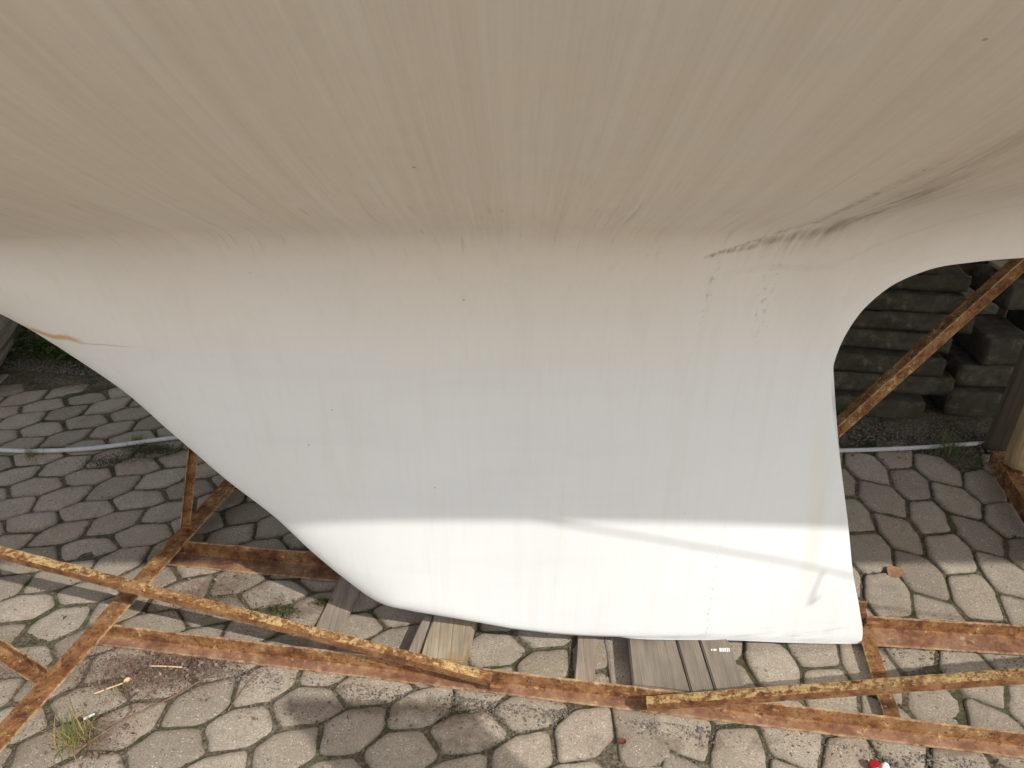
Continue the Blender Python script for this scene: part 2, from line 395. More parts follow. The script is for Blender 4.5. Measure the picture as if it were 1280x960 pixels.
def halfbeam(x):
    if x < -0.1: return max(0.015, 1.50 * (1 - (min(1, (-0.1 - x) / 3.46)) ** 2.1))
    return 1.50 * (1 - 0.36 * max(0.0, (x - 2.6) / 2.2) ** 2)

def sheer(x): return 2.46 + 0.028 * (x - 0.4) ** 2 * (1.0 if x < 0.4 else 0.5)

_bz = {}
def hull_ctrl(x):
    key = round(x, 4)
    if key in _bz: return _bz[key]
    B, Z, c = halfbeam(x), sheer(x), zc(x)
    q = max(0.0, min(1.0, (x + 1.0) / 1.0)) * max(0.0, min(1.0, (4.9 - x) / 1.6))
    q = q * q * (3 - 2 * q)
    c1 = c + (1.045 - c) * q * 0.95                     # the bilge stays full while the centre line rises aft
    wf = min(1.0, max(0.0, (c - 1.06) / 0.45)) * (1.0 if x > 0 else 0.0)
    p1 = ((0.50 + 0.26 * wf) * B, max(c + 0.02, c1 + 0.50 * B * 0.40))
    zf = c1 + 0.60 * ((Z + (2.46 - Z) * q) - c1)
    if q > 0:                                           # bilge of even depth along the middle body
        def low(pz):
            m = 9.0
            for i in range(30, 90, 2):
                t = i / 100
                a = (1 - t) ** 3, 3 * t * (1 - t) ** 2, 3 * t * t * (1 - t), t ** 3
                m = min(m, a[0] * c + a[1] * p1[1] + a[2] * pz + a[3] * Z - 1.2 * (a[1] * p1[0] + a[2] * B + a[3] * B))
            return m
        lo, hi = 1.3, 2.4
        for _ in range(24):
            mid = (lo + hi) / 2
            if low(mid) < 0.374: lo = mid
            else: hi = mid
        zf = zf + (lo - zf) * q
    _bz[key] = ((0, c), p1, (B, zf), (B, Z))
    return _bz[key]

def hull_pt(x, t):
    P = hull_ctrl(x)
    a = (1 - t) ** 3, 3 * t * (1 - t) ** 2, 3 * t * t * (1 - t), t ** 3
    return sum(a[i] * P[i][0] for i in range(4)), sum(a[i] * P[i][1] for i in range(4))

def dist_poly(x, z, P):
    best = 1e9
    for (ax, az), (bx, bz) in zip(P[:-1], P[1:]):
        dx, dz = bx - ax, bz - az
        L = dx * dx + dz * dz
        t = max(0, min(1, ((x - ax) * dx + (z - az) * dz) / L))
        best = min(best, math.hypot(x - ax - t * dx, z - az - t * dz))
    return best

def catmull(P, ds):
    out = []
    n = len(P)
    for i in range(n - 1):
        p0, p1, p2, p3 = P[max(0, i - 1)], P[i], P[i + 1], P[min(n - 1, i + 2)]
        L = math.hypot(p2[0] - p1[0], p2[1] - p1[1])
        # chord-length tangents keep the curve tight at uneven spacing
        d01 = max(1e-4, math.hypot(p1[0] - p0[0], p1[1] - p0[1])); d23 = max(1e-4, math.hypot(p3[0] - p2[0], p3[1] - p2[1]))
        m1 = [((p2[c] - p1[c]) / L * d01 + (p1[c] - p0[c]) / d01 * L) / (L + d01) * L if i > 0 else (p2[c] - p1[c]) for c in (0, 1)]
        m2 = [((p3[c] - p2[c]) / d23 * L + (p2[c] - p1[c]) / L * d23) / (L + d23) * L if i < n - 2 else (p2[c] - p1[c]) for c in (0, 1)]
        k = max(1, int(round(L / (ds if abs(p1[0]) < 1.6 else ds * 5))))
        for j in range(k):
            t = j / k
            h = (2 * t ** 3 - 3 * t * t + 1, t ** 3 - 2 * t * t + t, -2 * t ** 3 + 3 * t * t, t ** 3 - t * t)
            out.append(tuple(h[0] * p1[c] + h[1] * m1[c] + h[2] * p2[c] + h[3] * m2[c] for c in (0, 1)))
    out.append(P[-1])
    return out

def build_yacht():
    root = empty('sailing_yacht', (0, 0, 0.04))
    tag(root, 'white hulled sailing yacht with a long keel propped on wooden blocks inside the rusty cradle', 'sailing yacht')
    skeg_end = (1.72, zc(1.72))
    stern = [(1.72 + 0.12 * i, zc(1.72 + 0.12 * i)) for i in range(1, 26)]
    fore = catmull(BOW + LEAD, 0.012)
    nfore = len(fore)
    bot = catmull([LEAD[-1]] + BOT, 0.014)[1:]
    trail = catmull([BOT[-1]] + TRAIL + [skeg_end], 0.012)[1:]
    aft = catmull([skeg_end] + stern, 0.02)[1:]
    prof = fore + bot + trail + aft
    kind = ['f'] * len(fore) + ['b'] * len(bot) + ['t'] * len(trail) + ['a'] * len(aft)
    lead_s = [p for p, kd in zip(prof, kind) if (kd == 'f' and p[0] > -2.3) or kd == 'b']
    leadX = np.array(lead_s)
    leadR = np.interp(leadX[:, 0], (-0.55, -0.30, 0.0), (0.42, 0.07, 0.018))
    botP = LEAD[-2:] + BOT
    trP = TRAIL + [skeg_end]
    # crease station for every profile point
    s = [0.0]
    for p, q in zip(prof[:-1], prof[1:]): s.append(s[-1] + math.hypot(q[0] - p[0], q[1] - p[1]))
    i0 = next(i for i in range(len(prof)) if kind[i] == 'b' and prof[i][0] > 0.30)
    i1 = next(i for i in range(len(prof)) if kind[i] == 't' and prof[i][0] > 1.0 and prof[i][1] > 0.9)
    Hs = []
    for i, (x, z) in enumerate(prof):
        if i <= i0 or i >= i1: Hs.append(x)
        else:
            Hs.append(None)
    anchors = [(0.30, 0.0, .30), (.8815, .011, .47), (.768, .397, .535), (.680, .673, .59), (.655, .806, .625), (.687, .920, .70), (.731, .971, .755), (.800, 1.006, .825), (.888, 1.021, .90), (1.05, 1.035, 1.05)]
    ss, hh = [], []
    for ax, az, ah in anchors:
        k0 = min(range(i0, i1 + 1), key=lambda k: (prof[k][0] - ax) ** 2 + ((prof[k][1] - az) ** 2 if az > 0 else 0))
        ss.append(s[k0]); hh.append(ah)
    ss[0], hh[0], ss[-1], hh[-1] = s[i0], prof[i0][0], s[i1], prof[i1][0]
    raw = np.interp(s[i0:i1 + 1], ss, hh)
    ker = np.ones(9) / 9
    for _ in range(3):
        raw[4:-4] = np.convolve(raw, ker, 'valid')
    for k in range(i0, i1 + 1): Hs[k] = float(raw[k - i0])
    N1, N2, N3 = 26, 9, 44
    rows = []
    for i, (x, z) in enumerate(prof):
        H = Hs[i]
        def thick(px, pz):
            T = 0.042 + 0.062 * max(0, min(1.1, pz)) ** 1.5
            q = min(1.0, float((np.hypot(leadX[:, 0] - px, leadX[:, 1] - pz) / leadR).min())); eL = math.sqrt(max(0, 1 - (1 - q) ** 2))
            q = min(1, dist_poly(px, pz, trP) / 0.62); eT = 0.13 + 0.87 * (1 - (1 - q) ** 1.7)
            fx = max(0.0, min(1.0, (px - 0.05) / 0.3)); eL = max(eL, 0.85 * fx * fx * (3 - 2 * fx)); eB = 1.0
            return T * eL * eT * eB
        # thickness at the junction, then the junction height on the hull surface
        tc = thick(H, zc(H)) if kind[i] != 'a' else 0.0
        B = halfbeam(H)
        # bezier param where y = tc
        def t_of_y(y):
            lo, hi = 0.0, 1.0
            if y >= hull_pt(H, 1.0)[0] * 0.98: return 0.9
            for _ in range(26):
                mid = (lo + hi) / 2
                if hull_pt(H, mid)[0] < y: lo = mid
                else: hi = mid
            return (lo + hi) / 2
        ty = t_of_y(tc)
        yc, zcr = hull_pt(H, ty)
        L = max(0.0, zcr - z)
        r = min(0.26, 0.42 * L)
        if H > 0.3: r = min(r, max(0.05, 0.26 - 0.34 * (H - 0.3)))
        fl = max(0.0, min(1.0, (H - 0.42) / 0.4)); fl = fl * fl * (3 - 2 * fl)
        r = min(r, 0.40 * L)
        rh = r * 0.55 + 0.36 * fl
        r = r + (0.86 * L - r) * fl if kind[i] != 'a' else r
        if kind[i] == 'a': rh = 0.36 * max(0, 1 - (x - 1.72) / 0.6)
        fr = r / L if L > 1e-5 else 0.0
        pts = []
        for j in range(N1):
            w = (j / (N1 - 1)) ** 1.7 * (1 - fr)
            px, pz = x + (H - x) * w, z + (zcr - z) * w
            pts.append((px, -thick(px, pz) if kind[i] != 'a' else 0.0, pz))
        K = pts[-1]
        Cn = (H, -tc, zcr)
        th = t_of_y(tc + rh)
        E_ = hull_pt(H, th); E_ = (H, -E_[0], E_[1])
        for j in range(1, N2 + 1):
            t = j / N2
            pts.append(tuple((1 - t) ** 2 * K[c] + 2 * t * (1 - t) * Cn[c] + t * t * E_[c] for c in range(3)))
        for j in range(1, N3 + 1):
            t = th + (1 - th) * (j / N3)
            y, zz = hull_pt(H, t)
            pts.append((H, -y, zz))
        rows.append((pts, zcr, x, kind[i]))
    nr, ng = len(rows), len(rows[0][0]) + 1
    V, UV = [], []
    for side in (1, -1):
        for (pts, zcr, x0, kd) in rows:
            V.append((pts[0][0], 0.0, pts[0][2])); 
            # girth from the junction, negative down the keel
            g = [0.0]
            for a, b in zip(pts[:-1], pts[1:]): g.append(g[-1] + math.dist(a, b))
            gk = g[N1 - 1 + N2 // 2]
            UV.append((pts[0][0], -gk))
            for p, gg in zip(pts, g):
                V.append((p[0], p[1] * side, p[2])); UV.append((p[0], gg - gk))
    def idx(side, i, j): return (0 if side == 1 else nr * ng) + i * ng + j
    JS = N1 + N2 + 1      # keel mesh ends where the fillet meets the bottom
    keelF, hullF = [], []
    for side in (1, -1):
        for i in range(nr - 1):
            for j in range(ng - 1):
                q = [idx(side, i, j), idx(side, i + 1, j), idx(side, i + 1, j + 1), idx(side, i, j + 1)]
                if side == -1: q.reverse()
                inkeel = (j < JS) and rows[i][3] != 'a' and rows[i][2] > -1.45 and not (rows[i][3] == 'f' and rows[i][2] <= -1.45)
                (keelF if inkeel else hullF).append(q)
    # transom
    tr = [idx(1, nr - 1, j) for j in range(ng)]; tl = [idx(-1, nr - 1, j) for j in range(ng)]
    for j in range(ng - 1): hullF.append([tr[j], tl[j], tl[j + 1], tr[j + 1]])
    nfull = len(V)
    # normals from the whole skin, so the two meshes meet without a seam
    Vn = np.array(V); acc = np.zeros_like(Vn)
    F = np.array(keelF + hullF)
    a = Vn[F[:, 2]] - Vn[F[:, 0]]; b = Vn[F[:, 3]] - Vn[F[:, 1]]
    fn = np.cross(a, b)
    # the flat foot strip (row 0) must not bend the normals of the sides
    foot = (F % ng == 0).any(axis=1)
    side_f = ~foot
    for kx in range(4): np.add.at(acc, F[side_f, kx], fn[side_f])
    for kx in range(4):
        m0 = foot & (F[:, kx] % ng == 0)
        np.add.at(acc, F[m0, kx], fn[m0] + 1e-12)
    # weld the mirrored centre line
    for i in range(nr):
        m = acc[idx(1, i, 0)] + acc[idx(-1, i, 0)]
        acc[idx(1, i, 0)] = m; acc[idx(-1, i, 0)] = m
    acc /= np.maximum(1e-12, np.linalg.norm(acc, axis=1))[:, None]
    def make(name, faces):
        used = sorted({v for f in faces for v in f}); mp = {v: n for n, v in enumerate(used)}
        me = bpy.data.meshes.new(name)
        me.from_pydata([V[v] for v in used], [], [[mp[v] for v in f] for f in faces])
        me.update()
        lay = me.uv_layers.new(name='girth')
        li = np.empty(len(me.loops), dtype=np.int64); me.loops.foreach_get('vertex_index', li)
        uva = np.array([UV[v] for v in used])[li]
        lay.data.foreach_set('uv', uva.ravel())
        me.polygons.foreach_set('use_smooth', [True] * len(me.polygons))
        me.normals_split_custom_set_from_vertices([tuple(acc[v]) for v in used])
        return link(name, me, M['hull'], root)
    h = make('hull', hullF); k = make('keel', keelF)
    # deck, rubbing strake, cabin, rudder
    bm = bmesh.new()
    xs = [-3.5 + 8.2 * i / 52 for i in range(53)]
    prev = None
    for x in xs:
        B, Z = halfbeam(x) - 0.004, sheer(x) - 0.03
        row = [bm.verts.new((x, B * f, Z + 0.07 * (1 - f * f) * min(1, B))) for f in (-1, -.75, -.5, -.25, 0, .25, .5, .75, 1)]
        if prev:
            for j in range(8): bm.faces.new((prev[j], row[j], row[j + 1], prev[j + 1]))
        prev = row
    link('deck', bm_mesh('deck', bm), M['deck'], root, True)
    bm = bmesh.new()
    for sgn in (-1, 1):
        prev = None
        for x in xs:
            B, Z = halfbeam(x), sheer(x)
            sec = [bm.verts.new((x, sgn * (B + o), Z + zz)) for o, zz in ((0.003, -0.05), (0.028, -0.045), (0.028, 0.018), (-0.02, 0.018), (-0.02, -0.01))]
            if prev:
                for j in range(5):
                    bm.faces.new((prev[j], row2[j], row2[(j + 1) % 5], prev[(j + 1) % 5])) if False else bm.faces.new((prev[j], sec[j], sec[(j + 1) % 5], prev[(j + 1) % 5]))
            prev = sec
    link('toe_rail', bm_mesh('toe_rail', bm), M['teak'], root)
    bm = bmesh.new()
    prev = None
    for x, w, hgt in ((-1.5, .45, .02), (-1.35, .5, .22), (-.9, .62, .32), (0.2, .72, .36), (1.0, .7, .36), (1.05, .69, .02)):
        Z = sheer(x) + 0.02
        row = [bm.verts.new(p) for p in ((x, -w - .08, Z - 0.03), (x, -w, Z + hgt * .9), (x, -w * .6, Z + hgt + .03), (x, w * .6, Z + hgt + .03), (x, w, Z + hgt * .9), (x, w + .08, Z - 0.03))]
        if prev:
            for j in range(5): bm.faces.new((prev[j], row[j], row[j + 1], prev[j + 1]))
        prev = row
    cab = link('cabin', bm_mesh('cabin', bm), M['deck'], root)
    bm = bmesh.new()
    P = [(1.755, 1.08), (1.75, 1.30), (1.76, 1.60), (1.82, 1.60), (2.0, 1.60), (2.10, 1.56), (2.14, 1.35), (2.10, 1.12), (2.0, 1.05), (1.85, 1.05)]
    A_ = [bm.verts.new((x, 0.018, z)) for x, z in P]; B_ = [bm.verts.new((x, -0.018, z)) for x, z in P]
    bm.faces.new(A_); bm.faces.new(B_[::-1])
    for i in range(len(P)):
        j = (i + 1) % len(P); bm.faces.new((A_[j], A_[i], B_[i], B_[j]))
    bmesh.ops.recalc_face_normals(bm, faces=bm.faces)
    bmesh.ops.bevel(bm, geom=[e for e in bm.edges], offset=0.008, segments=2, affect='EDGES')
    link('rudder', bm_mesh('rudder', bm), M['deck'], root)
    return root

build_yacht()

# ------------------------------------------------------------------ paving
FAR0, FARS = 1.18, -0.155           # far edge of the paving: y = FAR0 + FARS * x
def far_y(x): return FAR0 + FARS * x

DIRT = ((-.90, -.09, .12, .05, 1.0), (-.80, -.06, .14, .03, .9), (-1.28, -.13, .08, .06, .9), (-.93, -.27, .06, .06, .9), (-.84, .17, .07, .05, .8), (-.74, .22, .12, .06, .6), (-.62, .12, .07, .06, .7), (-.50, .14, .05, .04, .6), (-.3, -.19, .35, .03, .7), (.4, -.28, .5, .03, .6), (-1.30, .90, .16, .06, .8), (.98, -.27, .10, .05, .8), (1.3, .98, .4, .06, .8), (-1.8, 1.40, .5, .06, .7))
def dirt_at(x, y):
    return min(1.0, sum(w * math.exp(-((x - a) / sx) ** 2 - ((y - b) / sy) ** 2) for a, b, sx, sy, w in DIRT))

def build_paving():
    a = np.array((-.022, -.178)); b = np.array((.237, -.012))
    V1 = np.array((1.278, 2.02)); V2 = np.array((1.37, 2.032)); V3 = np.array((1.386, 1.958)); V6 = np.array((1.236, 1.926))
    off = np.array((0, -1.41))
    hexa = [V1, V2, V3, V2 + a, V1 + a, V6]
    elon = [V3 - b, V6, V1 + a, V6 + a, V3 - b + a, V2 + a - b]
    stones = []
    def field(tf, test):
        for i in range(-40, 41):
            for j in range(-36, 37):
                for poly in (hexa, elon):
                    P = [tf(p + off + a * i + b * j) for p in poly]
                    c = sum(P) / len(P)
                    if test(c): stones.append(P)
    xb = lambda y: 0.30
    field(lambda p: p, lambda c: c[0] > xb(c[1]) + 0.02 and c[0] < 4.2 and -3.2 < c[1] < far_y(c[0]) - 0.08)
    th = rad(-61); R = np.array(((math.cos(th), -math.sin(th)), (math.sin(th), math.cos(th))))
    piv = np.array((-0.62, -0.25))
    field(lambda p: R @ (p - np.array((1.32, .52))) * 0.86 + piv, lambda c: c[0] <= xb(c[1]) - 0.075 and c[0] > -4.6 and -3.2 < c[1] < far_y(c[0]) - 0.07)
    # narrow filler stones where the two laying directions meet
    y = -3.2
    while y < far_y(.3) - .1:
        w = RNG.uniform(.13, .2)
        stones.append([np.array(q) for q in ((.235, y), (.30, y - .012), (.355, y + .02), (.345, y + w), (.29, y + w + .012), (.225, y + w - .01))])
        y += w + 0.003
    verts, faces, tint = [], [], []
    r = random.Random(4)
    vcache = {}
    def jit(p):
        key = (round(p[0], 2), round(p[1], 2))
        return np.array((nz(p[0] * 31, p[1] * 31, 1.3) * .016, nz(p[0] * 31, p[1] * 31, 7.7) * .016))
    for P in stones:
        c = sum(P) / len(P)
        n = len(P)
        # ring points: rounded corners, wavering edges
        ring = []
        gap = r.uniform(.0015, .0055)
        if nz(c[0] * 1.5, c[1] * 1.5, 3.3) > 0.12: gap += r.uniform(.001, .004)
        Q = [p + jit(p) for p in P]
        for i in range(n):
            p0, p1, p2 = Q[i - 1], Q[i], Q[(i + 1) % n]
            d0 = (p0 - p1) / np.linalg.norm(p0 - p1); d2 = (p2 - p1) / np.linalg.norm(p2 - p1)
            rr = min(r.uniform(.010, .022), .38 * np.linalg.norm(p0 - p1), .36 * np.linalg.norm(p2 - p1))
            A, B = p1 + d0 * rr, p1 + d2 * rr
            for t in (0, .33, .67, 1):
                ring.append((1 - t) ** 2 * A + 2 * t * (1 - t) * p1 + t * t * B)
            L2 = np.linalg.norm(p2 - p1) - 2 * rr
            m = max(0, int(L2 / .022))
            for q in range(1, m + 1):
                ring.append(B + d2 * (L2 * q / (m + 1)))
        rc = np.array(ring)
        cc = rc.mean(axis=0)
        # inset along inward normals
        nx = np.roll(rc, -1, 0) - np.roll(rc, 1, 0)
        nx = np.stack((-nx[:, 1], nx[:, 0]), 1); nx /= np.linalg.norm(nx, axis=1)[:, None]
        sgn = np.sign(((cc - rc) * nx).sum(1).mean()); nx *= sgn
        wob = np.array([nz(p[0] * 55, p[1] * 55, 2.2) * .0036 + nz(p[0] * 160, p[1] * 160, 5.2) * .0014 for p in rc])
        tilt = (r.gauss(0, .013), r.gauss(0, .013)); dz = r.gauss(.0008, .0019)
        tv = min(1, max(0, r.gauss(.5, .34)))
        soil = r.uniform(.12, .38) if r.random() < .22 else 0.0
        rmean = np.linalg.norm(rc - cc, axis=1)
        rmean = .8 * rmean + .2 * rmean.mean()
        base = len(verts); m = len(rc)
        for inset, z, e in ((gap, -.05, 1.0), (gap + .0008, -.0085, 1.0), (gap + .0030, -.0020, 1.0), (gap + .008, 0.0, .55), (gap + .022, .0005, .0)):
            ringp = cc + (rc - cc) * (1 - (inset + wob) / rmean)[:, None]
            for p in ringp:
                d = p - cc
                verts.append((p[0], p[1], z + dz + tilt[0] * d[0] + tilt[1] * d[1]))
                tint.append((tv, e, min(1, dirt_at(p[0], p[1]) + soil), 1))
        verts.append((cc[0], cc[1], .0008 + dz)); tint.append((tv, 0, min(1, dirt_at(cc[0], cc[1]) + soil), 1))
        ccw = sgn > 0
        for lv in range(4):
            for i in range(m):
                j = (i + 1) % m
                f = (base + lv * m + i, base + lv * m + j, base + (lv + 1) * m + j, base + (lv + 1) * m + i)
                faces.append(f if ccw else f[::-1])
        for i in range(m):
            j = (i + 1) % m
            f = (base + 4 * m + i, base + 4 * m + j, base + 5 * m)
            faces.append(f if ccw else f[::-1])
    me = mesh_py('paving', verts, faces)
    ca = me.color_attributes.new('tint', 'FLOAT_COLOR', 'POINT')
    ca.data.foreach_set('color', np.array(tint, dtype=np.float32).ravel())
    o = link('paving', me, M['paver'], None, True)
    tag(o, kind='structure')
    return stones

STONES = build_paving()

def build_ground():
    # fine sheet of earth under and beyond the stones, then a coarse one to the horizon
    verts, faces = [], []
    x0, x1, y0, y1, d = -5.0, 5.0, -3.4, 4.6, 0.035
    nxn, nyn = int((x1 - x0) / d), int((y1 - y0) / d)
    for j in range(nyn + 1):
        for i in range(nxn + 1):
            x, y = x0 + i * d, y0 + j * d
            beyond = y - far_y(x)
            z = -0.0048 + 0.003 * nz(x, y, .2, 14) + 0.002 * nz(x, y, 4.2, 45) + 0.0030 * nz(x, y, 6.6, 3.2)
            if beyond > -0.05:
                k = min(1, (beyond + 0.05) / 0.25)
                z += k * (0.022 + 0.03 * nz(x, y, 1.7, 3.5) + 0.018 * nz(x, y, 8.7, 13))
            verts.append((x, y, z))
    w = nxn + 1
    for j in range(nyn):
        for i in range(nxn):
            faces.append((j * w + i, j * w + i + 1, (j + 1) * w + i + 1, (j + 1) * w + i))
    # skirt to the horizon, at a slightly lower level
    b = len(verts); R = 150
    for p in ((-R, -R), (R, -R), (R, R), (-R, R)): verts.append((p[0], p[1], -0.06))
    faces.append((b, b + 1, b + 2, b + 3))
    o = link('ground', mesh_py('ground', verts, faces), M['earth'], None, True)
    tag(o, kind='structure')

build_ground()

# ------------------------------------------------------------------ cradle
def angle_iron(p0, p1, up, side, a=0.05, b=0.05, th=0.005, seed=0, wear=0.0005, two=False):
    """L profile: flange a along 'side', flange b along 'up', heel on the line p0-p1."""
    p0, p1 = Vector(p0), Vector(p1)
    ax = (p1 - p0); L = ax.length; ax.normalize()
    up = Vector(up); up = (up - ax * up.dot(ax)).normalized()
    side = Vector(side); side = (side - ax * side.dot(ax)); side = (side - up * side.dot(up)).normalized()
    prof = [(0, 0), (a * .5, 0), (a - .003, 0), (a, .001), (a, th - .001), (a - .003, th), (a - .0045, th), (th + .004, th), (th, th + .004), (th, b - .0045), (th, b - .003), (th - .001, b), (.001, b), (0, b - .003), (0, b - .0045)]
    n = max(3, int(L / .012))
    bm = bmesh.new()
    lay = bm.verts.layers.float_color.new('edge')
    prev = None
    for i in range(n + 1):
        f = i / n
        c = p0 + ax * (L * f)
        row = []
        for k, (s, u) in enumerate(prof):
            q = c + side * s + up * u
            w = wear * (1.0 + (1.2 if k in (2, 3, 4, 5, 10, 11, 12, 13) else 0))
            q = q + side * ((nz(q.x + seed, q.y, q.z, 30) + nz(q.x + seed, q.y, q.z, 120)) * w) + up * (nz(q.x, q.y + seed, q.z + 9, 55) * w)
            row.append(bm.verts.new(q))
            e = 1.0 if k in (3, 4, 11, 12) else 0.0
            row[-1][lay] = (e, e, e, 1)
        if prev:
            m = len(prof)
            for k in range(m):
                f = bm.faces.new((prev[k], prev[(k + 1) % m], row[(k + 1) % m], row[k]))
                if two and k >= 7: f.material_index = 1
        else:
            bm.faces.new(row[::-1])
        prev = row
    bm.faces.new(prev)
    bmesh.ops.recalc_face_normals(bm, faces=bm.faces)
    return bm_mesh('angle_iron', bm)

def blob(bm, c, r, seed, n=1):
    res = bmesh.ops.create_icosphere(bm, subdivisions=n, radius=r)
    for v in res['verts']:
        d = v.co.normalized()
        v.co = Vector(c) + v.co * (1 + .35 * nz(d.x + seed, d.y, d.z, 2.0))

def box_mesh(sx, sy, sz, bev=0.004, cuts=0, rough=0.0, seed=0, freq=9):
    bm = bmesh.new()
    bmesh.ops.create_cube(bm, size=1)
    bmesh.ops.scale(bm, vec=(sx, sy, sz), verts=bm.verts)
    if bev > 0: bmesh.ops.bevel(bm, geom=list(bm.edges), offset=bev, segments=2, affect='EDGES')
    if cuts:
        for axis, s in ((0, sx), (1, sy), (2, sz)):
            k = max(1, int(s / cuts))
            for i in range(1, k):
                co = [0, 0, 0]; co[axis] = -s / 2 + s * i / k
                no = [0, 0, 0]; no[axis] = 1
                bmesh.ops.bisect_plane(bm, geom=list(bm.verts) + list(bm.edges) + list(bm.faces), plane_co=co, plane_no=no)
    if rough > 0:
        bm.normal_update()
        for v in bm.verts:
            h = nz(v.co.x + seed, v.co.y + seed * 1.7, v.co.z, freq) + .5 * nz(v.co.x + seed, v.co.y, v.co.z + seed, freq * 3)
            v.co += v.normal * (h * rough)
    return bm_mesh('block', bm)

def tube(pts, r, seg=10, sub=6, taper=None):
    bm = bmesh.new()
    P = [Vector(p) for p in pts]
    C_ = []
    for i in range(len(P) - 1):
        p0, p1, p2, p3 = P[max(0, i - 1)], P[i], P[i + 1], P[min(len(P) - 1, i + 2)]
        for j in range(sub):
            t = j / sub
            C_.append(.5 * ((2 * p1) + (-p0 + p2) * t + (2 * p0 - 5 * p1 + 4 * p2 - p3) * t * t + (-p0 + 3 * p1 - 3 * p2 + p3) * t ** 3))
    C_.append(P[-1])
    prev = None
    for i, c in enumerate(C_):
        d = (C_[min(i + 1, len(C_) - 1)] - C_[max(i - 1, 0)]).normalized()
        u = Vector((0, 0, 1)) if abs(d.z) < .9 else Vector((1, 0, 0))
        s = d.cross(u).normalized(); u = s.cross(d)
        rr = r if taper is None else r + (taper - r) * i / (len(C_) - 1)
        row = [bm.verts.new(c + s * (rr * math.cos(2 * math.pi * k / seg)) + u * (rr * math.sin(2 * math.pi * k / seg))) for k in range(seg)]
        if prev:
            for k in range(seg): bm.faces.new((prev[k], prev[(k + 1) % seg], row[(k + 1) % seg], row[k]))
        else: bm.faces.new(row[::-1])
        prev = row
    bm.faces.new(prev)
    bmesh.ops.recalc_face_normals(bm, faces=bm.faces)
    return bm_mesh('tube', bm)

